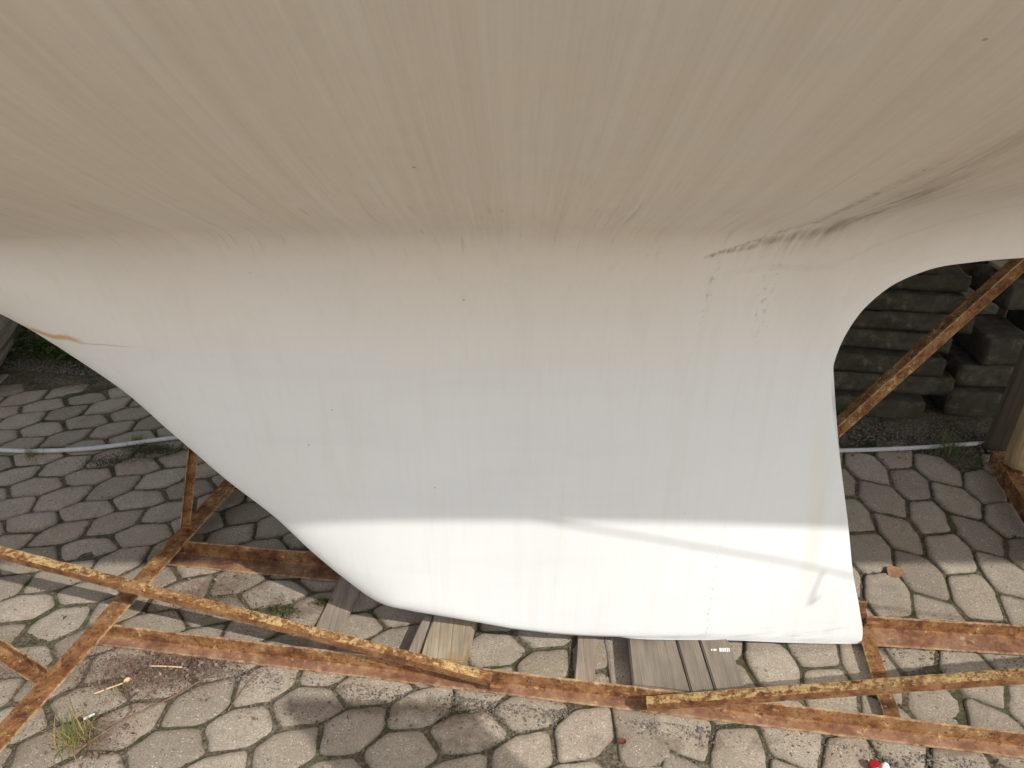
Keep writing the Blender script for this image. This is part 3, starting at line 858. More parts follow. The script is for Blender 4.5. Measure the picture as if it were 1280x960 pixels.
def build_cradle():
    root = empty('boat_cradle', (0, 0, 0))
    tag(root, 'rusty welded angle iron boat cradle lying on the paving around the white keel', 'boat cradle')
    Z = Vector((0, 0, 1))
    def part(name, me, mat):
        o = link(name, me, M[mat], root, True)
        me.set_sharp_from_angle(angle=rad(38))
        return o
    def sharp(o):
        pass
    # near beam in front of the keel: standing flange at the back, dusty foot flange towards the viewer
    nb0, nb1 = Vector((-1.062, 0.029, 0.004)), Vector((1.60, -0.365, 0.004))
    d = (nb1 - nb0).normalized(); fr = Vector((d.y, -d.x, 0))
    o = part('long_beam', angle_iron(nb0, nb1, Z, fr, .032, .047, .006, 1), 'rust_dust')
    # rear beam passing behind the keel, and its aft length
    rb0, rb1 = Vector((-.982, 0.348, 0.004)), Vector((0.93, 0.10, 0.004))
    d2 = (rb1 - rb0).normalized(); fr2 = Vector((d2.y, -d2.x, 0))
    part('long_beam', angle_iron(rb0, rb1, Z, fr2, .058, .050, .006, 2), 'rust_dust')
    ra0, ra1 = Vector((0.905, 0.045, 0.012)), Vector((1.62, -0.015, 0.012))
    d3 = (ra1 - ra0).normalized(); fr3 = Vector((d3.y, -d3.x, 0))
    part('long_beam', angle_iron(ra0, ra1, Z, fr3, .060, .045, .006, 3), 'rust_dust')
    # cross beams
    def cross(p0, p1, w, top, mat, seed, h=.05):
        p0, p1 = Vector(p0), Vector(p1)
        dd = (p1 - p0).normalized(); sd = Vector((dd.y, -dd.x, 0))
        off = sd * (-w / 2)
        a, b = p0 + off, p1 + off
        a.z = b.z = top
        return part('cross_beam', angle_iron(a, b, -Z, sd, w, h, .006, seed), mat)
    cross((-1.262, -1.15, 0), (-0.795, 1.16, 0), .052, .064, 'rust', 4, .058)
    cross((0.917, 0.11, 0), (0.857, -0.245, 0), .036, .022, 'rust', 5, .018)
    cross((1.512, 0.02, 0), (1.672, .80, 0), .055, .064, 'rust', 6, .058)
    cross((1.02, -1.45, 0), (1.27, -0.33, 0), .052, .064, 'rust', 7, .058)
    # outrigger running to the left
    part('outrigger', angle_iron((-1.10, -.118, .020), (-2.05, .40, .020), Z, (-.48, -.88, 0), .034, .034, .005, 8), 'rust')
    # near-side braces
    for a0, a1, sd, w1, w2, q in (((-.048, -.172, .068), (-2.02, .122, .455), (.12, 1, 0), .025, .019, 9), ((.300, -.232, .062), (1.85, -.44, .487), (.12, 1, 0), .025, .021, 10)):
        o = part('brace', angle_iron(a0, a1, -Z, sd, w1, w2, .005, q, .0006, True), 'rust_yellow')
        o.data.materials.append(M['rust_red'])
    # uprights
    part('upright', angle_iron((-.975, .395, .060), (-.775, .95, 1.36), (1, 0, 0), (0, -1, 0), .020, .024, .004, 11), 'rust')
    part('upright', angle_iron((-2.02, .150, 0.0), (-1.95, .12, 1.16), (1, 0, 0), (0, -1, 0), .05, .05, .006, 12), 'rust')
    part('upright', angle_iron((1.86, -.45, 0.0), (1.86, -.42, .62), (1, 0, 0), (0, -1, 0), .05, .05, .006, 13), 'rust')
    # diagonal brace behind the keel, up to the far bilge
    part('brace', angle_iron((.665, .47, .055), (1.60, .64, 1.085), (.64, 0, -.77), (.1, -1, .0), .034, .058, .005, 14), 'rust')
    # near right upright and an unseen board added to shade the foreground paving
    part('upright', angle_iron((1.02, -1.44, 0.05), (1.00, -1.66, 1.74), (1, 0, 0), (0, -1, 0), .06, .06, .006, 15), 'rust')
    board_me = box_mesh(.40, .035, .42, .004, .05, .001, 5)
    o = link('shadow_board', board_me, M['batten'], root, False); o.location = (.985, -1.628, 1.563); o.rotation_euler = (rad(8), rad(6), 0)
    # near left upright
    part('upright', angle_iron((-1.255, -1.12, 0.05), (-1.25, -1.36, 2.02), (1, 0, 0), (0, -1, 0), .06, .06, .006, 16), 'rust')
    # weld beads at the joints
    for q, (x, y, z) in enumerate(((-1.06, .02, .05), (-.985, .34, .055), (-.05, -.175, .058), (.31, -.225, .05), (.9, .03, .05), (-.97, .39, .066))):
        part('weld_bead', tube([(x + .008 * t, y - .0012 * t, z + .003 * nz(t, q, 0)) for t in range(5)], .006, 8, 3, .005), 'rust')
build_cradle()

# ------------------------------------------------------------------ keel blocks and battens
def plank(name, label, cat, P, z0, z1, mat, seed, group=None, rough=.0012):
    """A plank whose top face has the four corner points P (x, y)."""
    cx = sum(p[0] for p in P) / 4; cy = sum(p[1] for p in P) / 4
    bm = bmesh.new()
    lo = [bm.verts.new((p[0] - cx, p[1] - cy, z0)) for p in P]; hi = [bm.verts.new((p[0] - cx, p[1] - cy, z1)) for p in P]
    bm.faces.new(hi); bm.faces.new(lo[::-1])
    for i in range(4):
        j = (i + 1) % 4; bm.faces.new((lo[i], lo[j], hi[j], hi[i]))
    bmesh.ops.recalc_face_normals(bm, faces=bm.faces)
    bmesh.ops.bevel(bm, geom=list(bm.edges), offset=.003, segments=2, affect='EDGES')
    bmesh.ops.subdivide_edges(bm, edges=[e for e in bm.edges if e.calc_length() > .03], cuts=6, use_grid_fill=True)
    bm.normal_update()
    for v in bm.verts:
        v.co += v.normal * rough * (nz(v.co.x * 6 + seed, v.co.y, v.co.z * 6, 8))
    o = link(name, bm_mesh(name, bm), M[mat], None, False, (cx, cy, 0))
    return tag(o, label, cat, group)

plank('keel_plank', 'wide brown plank under the keel, leftmost and broadest of the three laid side by side', 'plank', [(.281, -.166), (.409, -.186), (.400, .10), (.296, .10)], .0, .0495, 'wood_grey', 1, 'planks under the aft end of the keel')
plank('keel_plank', 'narrow brown plank under the keel, between the broad one and the one with white paint', 'plank', [(.4125, -.185), (.466, -.193), (.458, .10), (.404, .10)], .0, .048, 'wood_grey', 2, 'planks under the aft end of the keel')
p3 = plank('keel_plank', 'brown plank under the keel with small white paint marks and a reddish smear', 'plank', [(.4695, -.193), (.540, -.204), (.532, .10), (.462, .10)], .0, .049, 'wood_grey', 3, 'planks under the aft end of the keel')
bm = bmesh.new()
for (x, w, h) in ((.4865, .003, .006), (.4945, .008, .006), (.508, .006, .012), (.5145, .004, .012), (.5195, .004, .011), (.5245, .003, .013), (.529, .003, .012)):
    v = [bm.verts.new((x + dx * w / 2 - p3.location.x + dy * .001, -.062 + dy * h / 2 - p3.location.y, 0.0498)) for dx, dy in ((-1, -1), (1, -1), (1, 1), (-1, 1))]
    bm.faces.new(v)
mk = link('paint_mark', bm_mesh('paint_mark', bm), M['white'], p3)
mk.matrix_parent_inverse = Matrix.Identity(4)
plank('keel_block', 'pale weathered wooden block with an orange stain beneath the front of the keel', 'wood block', [(-.222, -.092), (-.117, -.106), (-.094, .055), (-.197, .06)], .0, .058, 'wood_pale', 4, None, .002)
plank('wood_strip', 'thin brown wooden strip lying against the stained pale block', 'wood strip', [(-.260, -.086), (-.227, -.091), (-.2015, .05), (-.227, .05)], .0, .050, 'batten', 5, None, .002)
plank('batten', 'flat mottled batten lying on the stones between keel and long rusty brace', 'batten', [(-.523, -.045), (-.458, -.054), (-.402, .26), (-.478, .26)], .0, .014, 'batten', 6)
plank('batten', 'short speckled batten on the stones just left of the brown planks', 'batten', [(.146, -.142), (.194, -.150), (.228, .09), (.176, .09)], .0, .016, 'batten', 7)

# ------------------------------------------------------------------ hose
hp = [(-3.2, .93), (-2.5, .955), (-2.1, .915), (-1.82, .888), (-1.669, .882), (-1.486, .903), (-1.227, .972), (-.9, 1.05), (-.3, 1.04), (.3, .95), (.8, .885), (1.15, .884), (1.458, .905), (1.715, .935), (2.2, .98), (3.0, .95)]
o = link('hose', tube([(x, y, .0105 + (.002 if abs(x) > 1.0 else 0)) for x, y in hp], .0080), M['hose'], None, True)
tag(o, 'pale grey garden hose lying across the shaded paving behind the keel', 'hose')

# ------------------------------------------------------------------ kerb stone stacks
def kerb(label, cx, cy, z, sx, sy, sz, rz, seed):
    me = box_mesh(sx, sy, sz, .0035, .016, .0042, seed, 22)
    o = link('kerb_stone', me, M['stone'], None, True)
    o.location = (cx, cy, z + sz / 2); o.rotation_euler = (rad(RNG.uniform(-1, 1)), rad(RNG.uniform(-1.2, 1.2)), rz)
    return tag(o, label, 'kerb stone', 'old kerb stones stacked behind the cradle')
ordinal = ['lowest', 'second from the ground', 'third from the ground', 'fourth from the ground', 'fifth from the ground', 'sixth from the ground', 'seventh from the ground', 'eighth from the ground']
zz = 0.012
for i in range(8):
    h = (.080, .072, .070, .068, .066, .064, .060, .056)[i]
    xr = (1.57, 1.68, 1.635, 1.665, 1.735, 1.70, 1.72, 1.62)[i]
    ln = RNG.uniform(.62, .70)
    if i == 4: ln = .66
    y0 = 1.17 - .155 * (xr - 1.4) + .034 * i + RNG.uniform(-.02, .02)
    rz = rad(-9 + RNG.uniform(-2.5, 2.5))
    kerb('dark kerb stone, %s in the tall pile behind the diagonal brace' % ordinal[i], xr - ln / 2, y0 + .12, zz, ln, .26, h, rz, 3.1 * i)
    ln2 = RNG.uniform(.45, .6)
    kerb('dark kerb stone, %s in the inner pile behind the keel' % ordinal[i], xr - ln - ln2 / 2 - RNG.uniform(.012, .04), y0 + .22, zz, ln2, .26, h, rz, 40 + 2.7 * i)
    zz += h + .004
# squarer stones in the shorter pile at the right
zz = 0.012
for i, (h, x, w, dy, lab) in enumerate(((.105, 1.83, .34, .0, 'rough squared kerb stone at the foot of the short pile beside the posts'), (.085, 1.87, .36, .05, 'flat kerb stone on the lowest squared one beside the posts'), (.105, 1.845, .17, .06, 'pale square kerb block resting in the middle of the short pile'), (.10, 1.96, .26, .15, 'greenish squared kerb block near the top of the short pile'))):
    kerb(lab, x, 1.22 + dy, zz, w, .24, h, rad(-7 + 3 * i), 80 + i * 5)
    zz += h + .005 + (.075 if i == 2 else 0)
kerb('squared kerb block behind the pale square one in the short pile', 2.12, 1.36, .21, .22, .26, .19, rad(-5), 120)
o = link('board', box_mesh(.30, .10, .014, .002, .05, .0008, 4), M['wood_pale'], None); o.location = (1.985, 1.37, .525); o.rotation_euler = (0, 0, rad(-4))
tag(o, 'light grey board lying on top of the short kerb stone pile', 'board')
# things lying behind the pile
bm = bmesh.new()
bmesh.ops.create_cone(bm, cap_ends=True, segments=40, radius1=.155, radius2=.155, depth=.5)
bmesh.ops.bevel(bm, geom=[e for e in bm.edges if len(e.link_faces) == 2 and e.calc_face_angle() > 1], offset=.018, segments=3, affect='EDGES')
o = link('plastic_drum', bm_mesh('drum', bm), M['plastic'], None, True); o.location = (1.93, 1.78, .62); o.rotation_euler = (rad(90), 0, rad(8))
tag(o, 'blue grey plastic drum lying behind the tall kerb stone pile', 'drum')
o = link('trestle_table', box_mesh(1.5, .6, .03, .004), M['brown'], None); o.location = (1.75, 1.82, .447); tag(o, 'low dark trestle behind the kerb stones carrying the plastic drum', 'trestle')
for sx in (-.65, .65):
    for sy in (-.22, .22):
        q = link('leg', box_mesh(.06, .06, .43, .004), M['brown'], o); q.matrix_parent_inverse = Matrix.Identity(4); q.location = (sx, sy, -.23)
o = link('board', box_mesh(.42, .04, .20, .003, .05, .001, 8), M['brown'], None); o.location = (1.42, 1.70, .565); o.rotation_euler = (rad(-8), 0, rad(-5))
tag(o, 'dark brown board standing behind the top of the tall kerb stone pile', 'board')

# ------------------------------------------------------------------ posts at the right
def post(name, label, p0, p1, r, mat, square=False, seed=0):
    p0, p1 = Vector(p0), Vector(p1)
    L = (p1 - p0).length
    bm = bmesh.new()
    seg = 24; n = int(L / .03)
    prev = None
    for i in range(n + 1):
        z = L * i / n
        row = []
        for k in range(seg):
            a = 2 * math.pi * k / seg
            rr = r
            if square: rr = r / max(abs(math.cos(a)), abs(math.sin(a))) * .92
            if square: rr = min(rr, r * 1.22)
            rr *= 1 + .05 * nz(math.cos(a) + seed, math.sin(a), z * 1.2, 2.0) + .02 * nz(math.cos(a) * 3, math.sin(a) * 3 + seed, z * 4, 2)
            if not square and i < 2: rr *= (.90, .98)[i]
            row.append(bm.verts.new((rr * math.cos(a), rr * math.sin(a), z)))
        if prev:
            for k in range(seg): bm.faces.new((prev[k], prev[(k + 1) % seg], row[(k + 1) % seg], row[k]))
        else: bm.faces.new(row[::-1])
        prev = row
    bm.faces.new(prev)
    o = link(name, bm_mesh(name, bm), M[mat], None, True, p0)
    o.rotation_mode = 'QUATERNION'
    o.rotation_quaternion = (p1 - p0).to_track_quat('Z', 'Y')
    return tag(o, label, 'post')
post('log_post', 'pale round debarked log post standing on the rusty cross beam at the right', (1.672, .705, .066), (1.905, .96, 1.62), .046, 'log', False, 2)
post('timber_post', 'dark squared timber post behind the pale log at the right', (1.735, .90, .0), (1.945, 1.06, 1.58), .047, 'timber', True, 5)

# ------------------------------------------------------------------ fallen trunk at the left
def trunk():
    p0, p1 = Vector((-2.235, 1.24, .185)), Vector((-2.95, 3.7, .21))
    L = (p1 - p0).length
    bm = bmesh.new(); seg = 72; n = 90; prev = None
    for i in range(n + 1):
        z = L * i / n; row = []
        for k in range(seg):
            a = 2 * math.pi * k / seg
            ridg = abs(nz(math.cos(a) * 5 + 2, math.sin(a) * 5, z * 1.6 + .15 * math.sin(9 * a), 1.0))
            r = .185 * (1 + .10 * nz(math.cos(a), math.sin(a), z, 1.5)) + .022 * (ridg ** .6) - .01
            row.append(bm.verts.new((r * math.cos(a), r * math.sin(a), z)))
        if prev:
            for k in range(seg): bm.faces.new((prev[k], prev[(k + 1) % seg], row[(k + 1) % seg], row[k]))
        else: bm.faces.new(row[::-1])
        prev = row
    bm.faces.new(prev)
    o = link('tree_trunk', bm_mesh('trunk', bm), M['bark'], None, True, p0)
    o.rotation_mode = 'QUATERNION'; o.rotation_quaternion = (p1 - p0).to_track_quat('Z', 'Y')
    tag(o, 'thick felled tree trunk with furrowed bark lying at the edge of the paving', 'tree trunk')
trunk()

# ------------------------------------------------------------------ leafy masses
def leaf_mesh(name, items, mat):
    """items: (position, size, tint) - each a small folded leaf of four triangles."""
    r = random.Random(hash(name) % 1000 if False else len(items))
    V, F, T = [], [], []
    for (p, s, t) in items:
        d = Vector((r.gauss(0, 1), r.gauss(0, 1), r.gauss(0, .7) + .25)).normalized()
        w = d.cross(Vector((r.gauss(0, 1), r.gauss(0, 1), r.gauss(0, 1)))).normalized()
        u = d.cross(w)
        b = len(V); p = Vector(p)
        for q in (p, p + d * s * .5 + w * s * .28 + u * s * .06, p + d * s, p + d * s * .5 - w * s * .28 + u * s * .06):
            V.append(q); T.append((t, 0, 0, 1))
        F += [(b, b + 1, b + 2), (b, b + 2, b + 3)]
    me = mesh_py(name, V, F)
    ca = me.color_attributes.new('tint', 'FLOAT_COLOR', 'POINT')
    ca.data.foreach_set('color', np.array(T, dtype=np.float32).ravel())
    me.materials.append(M[mat])
    return me

r = random.Random(5)
# moss growing in the joints
it = []
for P in STONES:
    n = len(P)
    for i in range(n):
        p, q = P[i], P[(i + 1) % n]
        if p[0] > q[0]: continue
        mx, my = (p[0] + q[0]) / 2, (p[1] + q[1]) / 2
        if abs(mx) > 2.6 or my < -.8: continue
        dens = nz(mx * 3.1, my * 3.1, 5.5) + .5 * nz(mx * 11, my * 11, 1.5)
        if dens < .10: continue
        for k in range(int(70 * min(1, dens * 2.2))):
            t = r.random()
            it.append(((p[0] + (q[0] - p[0]) * t + r.gauss(0, .0045), p[1] + (q[1] - p[1]) * t + r.gauss(0, .0045), -.0085 + abs(r.gauss(0, .004))), r.uniform(.003, .007), r.random()))
for (cx, cy, sp, n) in ((-.62, .115, .022, 900), (-.505, .145, .014, 450), (-1.28, .90, .05, 1500), (1.30, .93, .04, 500), (-.30, -.16, .03, 90), (-.16, -.185, .03, 90), (-1.40, .83, .05, 900)):
    for k in range(n):
        it.append(((cx + r.gauss(0, sp), cy + r.gauss(0, sp * .4), .001 + abs(r.gauss(0, .005))), r.uniform(.003, .008), r.random()))
tag(link('moss', leaf_mesh('moss', it, 'moss'), None), 'moss growing in the joints of the paving', 'moss', None, 'stuff')
# ground ivy and weeds beyond the paving, at the left and along the edge
it = []
for k in range(9000):
    x = r.uniform(-3.2, 2.6); y = far_y(x) + .04 + abs(r.gauss(0, .5))
    if nz(x * 2.0, y * 2.0, 9.9) + (.22 if x < -1.1 else -.25) < .05: continue
    it.append(((x, y, .02 + abs(r.gauss(0, .035))), r.uniform(.012, .034), r.random()))
for k in range(2600):
    x = r.gauss(-1.93, .12); y = far_y(x) + .12 + abs(r.gauss(0, .10))
    it.append(((x, y, .02 + abs(r.gauss(0, .06))), r.uniform(.012, .03), r.random()))
tag(link('ground_cover', leaf_mesh('ground_cover', it, 'ivy'), None), 'low green ground cover along the far edge of the paving', 'ground cover', None, 'stuff')

# grit, gravel and litter
def grit_obj(name, pts, mat, label):
    bm_v, bm_f = [], []
    rr = random.Random(3)
    for (x, y, z, s) in pts:
        b = len(bm_v)
        a = rr.uniform(0, 6.28)
        dirs = [(math.cos(a + t * 2.094), math.sin(a + t * 2.094), -.3) for t in range(3)] + [(rr.uniform(-.3, .3), rr.uniform(-.3, .3), rr.uniform(.5, .9))]
        extra = [(-d[0] * .8, -d[1] * .8, .35) for d in dirs[:3]]
        for d in dirs + extra: bm_v.append((x + d[0] * s, y + d[1] * s, z + d[2] * s + .3 * s))
        bm_f += [(b + 0, b + 6, b + 3), (b + 6, b + 1, b + 3), (b + 1, b + 4, b + 3), (b + 4, b + 2, b + 3), (b + 2, b + 5, b + 3), (b + 5, b + 0, b + 3), (b, b + 1, b + 6), (b + 1, b + 2, b + 4), (b + 2, b, b + 5)]
    o = link(name, mesh_py(name, bm_v, bm_f), M[mat])
    tag(o, label, 'gravel', None, 'stuff')
pts = []
for k in range(2600):       # along the foot of the near beam
    t = r.random(); x = -.75 + 1.75 * t
    y = .033 - .148 * (x + 1.088) - .05 - abs(r.gauss(0, .022))
    if nz(x * 7, y * 7, 2.2) < -.05: continue
    pts.append((x, y, .0, r.uniform(.0012, .0042)))
for k in range(2600):       # at the foot of the kerb stones
    x = r.uniform(.9, 2.1); y = far_y(x) + r.gauss(.06, .07)
    pts.append((x, y, .010, r.uniform(.0015, .006)))
for k in range(1800):
    x = r.uniform(-2.4, -1.2); y = far_y(x) + abs(r.gauss(.06, .08))
    pts.append((x, y, .016, r.uniform(.0015, .0055)))
for k in range(2400):
    x, y = r.uniform(-1.7, 1.7), r.uniform(-.5, 1.0)
    pts.append((x, y, .001, r.uniform(.0008, .0022)))
fl = []
for (x0, y0, x1, y1, n, sp) in ((-1.05, -.03, 1.2, -.36, 900, .025), (-1.0, .28, -.45, .20, 350, .03), (-1.2, -.9, -.93, .5, 500, .035), (.9, -.03, 1.4, -.06, 300, .03), (-.05, -.20, -1.2, .02, 300, .05)):
    for k in range(n):
        t = r.random()
        fl.append((x0 + (x1 - x0) * t + r.gauss(0, sp), y0 + (y1 - y0) * t + r.gauss(0, sp), .001, r.uniform(.0008, .0032)))
grit_obj('rust_flakes', fl[::2], 'twig', 'flakes of rust fallen beside the beams of the cradle')
for P in STONES:                                   # grit caught in the joints
    for i in range(len(P)):
        p, q = P[i], P[(i + 1) % len(P)]
        if abs(p[0]) > 2.2 or p[1] < -.7 or p[0] > q[0]: continue
        for k in range(r.choice((0, 2, 4, 8))):
            t = r.random(); pts.append((p[0] + (q[0] - p[0]) * t + r.gauss(0, .006), p[1] + (q[1] - p[1]) * t + r.gauss(0, .006), -.002, r.uniform(.0010, .0030)))
grit_obj('gravel', pts, 'gravel', 'loose grit along the beams and at the foot of the kerb stones')

it = []
for (cx, cy, sx, sy, n) in ((-.90, -.09, .10, .045, 4200), (-.82, -.06, .10, .02, 2200), (-1.28, -.13, .07, .05, 1800), (-.93, -.27, .05, .05, 1100), (-.84, .16, .06, .04, 700), (-.78, .24, .05, .05, 450), (-.66, .10, .08, .05, 350), (-.3, -.21, .2, .02, 600)):
    for k in range(n):
        it.append(((cx + r.gauss(0, sx), cy + r.gauss(0, sy), .001 + abs(r.gauss(0, .003))), r.uniform(.002, .0065) if r.random() < .92 else r.uniform(.008, .016), r.random() ** 1.6))
for P in STONES:
    for i in range(len(P)):
        p, q = P[i], P[(i + 1) % len(P)]
        if abs(p[0]) > 2.2 or p[1] < -.7 or p[0] > q[0]: continue
        for k in range(r.choice((0, 0, 1, 2, 5))):
            t = r.random(); it.append(((p[0] + (q[0] - p[0]) * t + r.gauss(0, .009), p[1] + (q[1] - p[1]) * t + r.gauss(0, .009), .0005), r.uniform(.002, .008), r.random() ** 1.6))
tag(link('leaf_litter', leaf_mesh('leaf_litter', it, 'litter'), None), 'dry brown plant litter scattered in the corner of the cradle', 'leaf litter', None, 'stuff')

# grass tufts
def tuft(label, x, y, n, hgt, spread, dry, seed):
    rr = random.Random(seed); V, F, T = [], [], []
    for k in range(n):
        a = rr.uniform(0, 6.283); lean = abs(rr.gauss(0, .55)); h = hgt * rr.uniform(.5, 1.1)
        bx, by = rr.gauss(0, spread * .35), rr.gauss(0, spread * .35)
        w = rr.uniform(.0008, .0018); t = 1.0 if rr.random() < dry else rr.uniform(0, .35)
        d = Vector((math.cos(a), math.sin(a), 0)); s = Vector((-d.y, d.x, 0))
        b = len(V)
        for i in range(5):
            f = i / 4
            ang = lean * (0.4 + f)
            c = Vector((bx, by, 0)) + d * (h * f * math.sin(ang)) + Vector((0, 0, h * f * math.cos(ang)))
            ww = w * (1 - f * .9)
            V += [c - s * ww, c + s * ww]; T += [(t, 0, 0, 1)] * 2
        for i in range(4): F.append((b + 2 * i, b + 2 * i + 1, b + 2 * i + 3, b + 2 * i + 2))
    me = mesh_py('grass_tuft', V, F)
    ca = me.color_attributes.new('tint', 'FLOAT_COLOR', 'POINT'); ca.data.foreach_set('color', np.array(T, dtype=np.float32).ravel())
    o = link('grass_tuft', me, M['grass'], None, False, (x, y, .0))
    tag(o, label, 'grass tuft')
tuft('half dry grass tuft in the sunny corner in front of the cradle', -.965, -.275, 130, .085, .05, .55, 1)
tuft('green grass tuft beside the hose near the right posts', 1.555, .885, 110, .09, .07, .1, 2)
tuft('small weed tuft by the hose in the shade at the left', -1.69, .86, 50, .05, .04, .2, 3)
tuft('low weed tuft on the moss patch left of the iron upright', -1.36, .95, 90, .04, .04, .2, 4)
tuft('tiny green sprig between sunlit stones behind the long brace', -1.04, .33, 16, .02, .025, 0, 6)

# twigs, straw, leaves and bits
def twig(label, pts, r0, r1, mat='twig', cat='twig', name='twig'):
    o = link(name, tube(pts, r0, 6, 5, r1), M[mat], None, True)
    tag(o, label, cat)
twig('long dark twig lying across the stones by the grass tuft', [(-.955, -.31, .004), (-.89, -.235, .006), (-.80, -.165, .005), (-.745, -.115, .006), (-.70, -.085, .004)], .0028, .0012)
twig('thin forked twig beside the long dark one', [(-.885, -.225, .005), (-.865, -.18, .008), (-.835, -.12, .006)], .0016, .0008)
twig('slender reddish twig on the sunlit stone in front of the near beam', [(-.655, -.20, .004), (-.640, -.15, .006), (-.625, -.105, .005), (-.60, -.08, .004)], .0016, .0010)
twig('short straight straw lying on the brown litter', [(-.885, -.075, .009), (-.845, -.077, .010), (-.805, -.079, .009)], .0018, .0017, 'straw', 'straw', 'straw')
twig('pale bent straw lying beside the brown litter', [(-.985, -.155, .006), (-.955, -.14, .008), (-.93, -.125, .007)], .0022, .0015, 'straw', 'straw', 'straw')
twig('white wood splinter lying beside the grass tuft', [(-.975, -.225, .006), (-.955, -.212, .009)], .0042, .0022, 'white', 'splinter', 'splinter')

def leaf(name, label, x, y, s, mat, rz, curl=.25, cat='leaf'):
    bm = bmesh.new(); prev = None
    for i in range(9):
        f = i / 8; w = .42 * math.sin(math.pi * min(1, f * .95 + .03)) ** .8
        row = [bm.verts.new((s * (f - .5), s * w * g * (1 + .12 * nz(f * 9, g, 1)), s * (curl * g * g + .12 * math.sin(f * 3) + .06 * nz(f * 4, g * 2, 3)) + .002)) for g in (-1, -.5, 0, .5, 1)]
        if prev:
            for j in range(4): bm.faces.new((prev[j], row[j], row[j + 1], prev[j + 1]))
        prev = row
    o = link(name, bm_mesh(name, bm), M[mat], None, True, (x, y, .0015)); o.rotation_euler = (0, 0, rz)
    tag(o, label, cat)
leaf('dry_leaf', 'curled light brown leaf on the sunlit stones right of the keel', 1.087, .262, .055, 'deadleaf', .6, .03)
leaf('dry_leaf', 'small dark red leaf on the stones in front of the near beam', .243, -.285, .020, 'darkleaf', .3)
leaf('dry_leaf', 'tiny red petal on the stone at the end of the twig', -.79, -.155, .010, 'redcap', 1.0)
leaf('dry_leaf', 'small dark leaf on the stone behind the grass tuft', -.985, -.225, .014, 'darkleaf', .2)
leaf('dry_leaf', 'tan crumpled leaf at the end of the pale bent straw', -.922, -.118, .018, 'straw', .5)

# red plastic cap at the front edge
bm = bmesh.new()
prev = None
for (z, rr_) in ((0, .0105), (.002, .0115), (.016, .0115), (.019, .0105), (.020, .008)):
    row = [bm.verts.new((rr_ * math.cos(k * math.pi / 12), rr_ * math.sin(k * math.pi / 12), z)) for k in range(24)]
    if prev:
        for k in range(24): bm.faces.new((prev[k], prev[(k + 1) % 24], row[(k + 1) % 24], row[k]))
    prev = row
bm.faces.new(prev)
o = link('bottle_cap', bm_mesh('cap', bm), M['redcap'], None, True, (.772, -.347, .001))
tag(o, 'dark red plastic cap on the stones in front of the near beam', 'bottle cap')
bm = bmesh.new(); blob(bm, (0, 0, .006), .010, 3, 2)
o = link('pebble', bm_mesh('pebble', bm), M['white'], None, True, (.797, -.345, 0)); tag(o, 'whitish pebble lying beside the dark red cap', 'pebble')

# rope from the hull towards the cradle
o = link('rope', tube([(.70, -1.05, 1.672), (.87, -1.04, 1.635), (1.30, -1.04, 1.56), (1.72, -1.04, 1.484), (2.3, -1.02, 1.30), (2.6, -.98, 1.0), (2.65, -.97, .45), (2.62, -.99, .012)], .0028, 8), M['rope'], None, True)
tag(o, 'grey rope hanging slack beside the hull right of the near upright', 'rope')
o = link('rope_tail', tube([(1.655, -1.035, 1.492), (1.652, -1.035, 1.46), (1.645, -1.035, 1.42), (1.640, -1.035, 1.384), (1.648, -1.035, 1.388), (1.662, -1.035, 1.405)], .0034, 8), M['rope'], o, True)

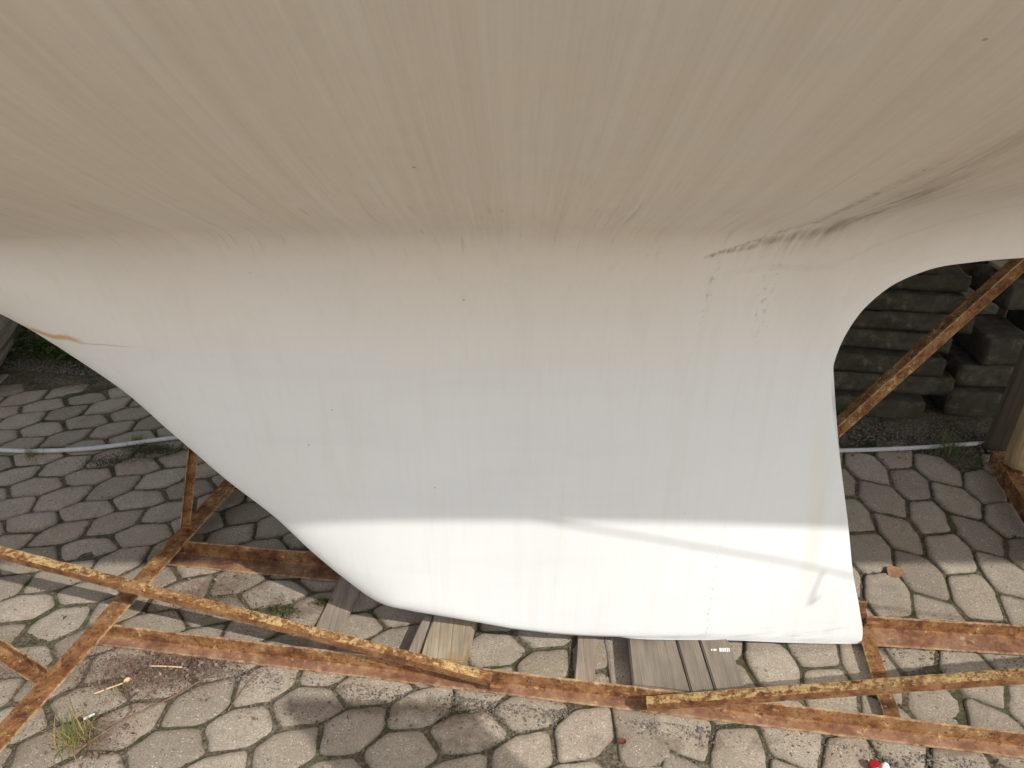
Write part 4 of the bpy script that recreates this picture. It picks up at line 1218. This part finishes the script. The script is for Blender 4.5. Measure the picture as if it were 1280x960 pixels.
# ------------------------------------------------------------------ hedge behind
def bush_mesh(seed, n=9000):
    rr = random.Random(seed); items = []
    lobes = [((rr.uniform(-.8, .8), rr.uniform(-.35, .35), rr.uniform(.35, 1.7)), rr.uniform(.35, .6)) for _ in range(13)]
    for k in range(n):
        (c, R_) = rr.choice(lobes)
        d = Vector((rr.gauss(0, 1), rr.gauss(0, 1), rr.gauss(0, 1))).normalized()
        q = Vector(c) + d * R_ * (rr.random() ** .35)
        if q.z < .02: continue
        items.append((q, rr.uniform(.05, .10), rr.random()))
    return leaf_mesh('hedge_bush', items, 'hedge')
bush = [bush_mesh(s) for s in (1, 2, 3)]
stem_mat = M['twig']
for i, x in enumerate((-5.2, -3.7, -2.2, -.7, .8, 2.3, 3.8, 5.3)):
    o = link('hedge_bush', bush[i % 3], None, None, False, (x, 3.75 - .12 * x + .25 * nz(x, 1, 1), 0))
    o.scale = (1.2, 1.2, 1.3)
    o.rotation_euler = (0, 0, (0, 3.1, .3, 2.9)[i % 4])
    tag(o, 'dense dark green bush in the hedge beyond the paving', 'bush', 'bushes of the hedge behind the boat')
    s = link('stem', tube([(0, 0, -.05), (.03, .02, .5), (-.02, .03, 1.2)], .05, 8, 4, .02), stem_mat, o, True)
    s.matrix_parent_inverse = Matrix.Identity(4)

# ------------------------------------------------------------------ camera, light, world
cam = bpy.data.cameras.new('camera')
cam.sensor_width = 36; cam.lens = 36 * 960 / 1280
cam.clip_start = .02; cam.clip_end = 1000
co = bpy.data.objects.new('camera', cam); C.objects.link(co)
co.location = (0, -1.41, 1.5); co.rotation_euler = (rad(90 - 28), 0, 0)
scene.camera = co

sun = bpy.data.lights.new('sun', 'SUN'); sun.energy = 2.5; sun.angle = rad(.55); sun.color = (1.0, .965, .92)
so = bpy.data.objects.new('sun', sun); C.objects.link(so)
so.rotation_euler = SUN.to_track_quat('Z', 'Y').to_euler()

w = bpy.data.worlds.new('World'); scene.world = w; w.use_nodes = True
nt = w.node_tree
sky = nt.nodes.new('ShaderNodeTexSky'); sky.sky_type = 'NISHITA'; sky.sun_disc = False
sky.sun_elevation = math.asin(SUN.z); sky.sun_rotation = math.atan2(SUN.x, SUN.y)
sky.dust_density = 1.5
bg = nt.nodes['Background']; bg.inputs['Strength'].default_value = .15
hs = nt.nodes.new('ShaderNodeHueSaturation'); hs.inputs['Saturation'].default_value = .38
nt.links.new(sky.outputs['Color'], hs.inputs['Color']); nt.links.new(hs.outputs['Color'], bg.inputs['Color'])

scene.view_settings.view_transform = 'Standard'
scene.view_settings.look = 'None'
scene.view_settings.gamma = 1
scene.view_settings.use_curve_mapping = False
scene.view_settings.exposure = 0.56
scene.cycles.max_bounces = 8
scene.cycles.diffuse_bounces = 5
scene.cycles.use_denoising = True
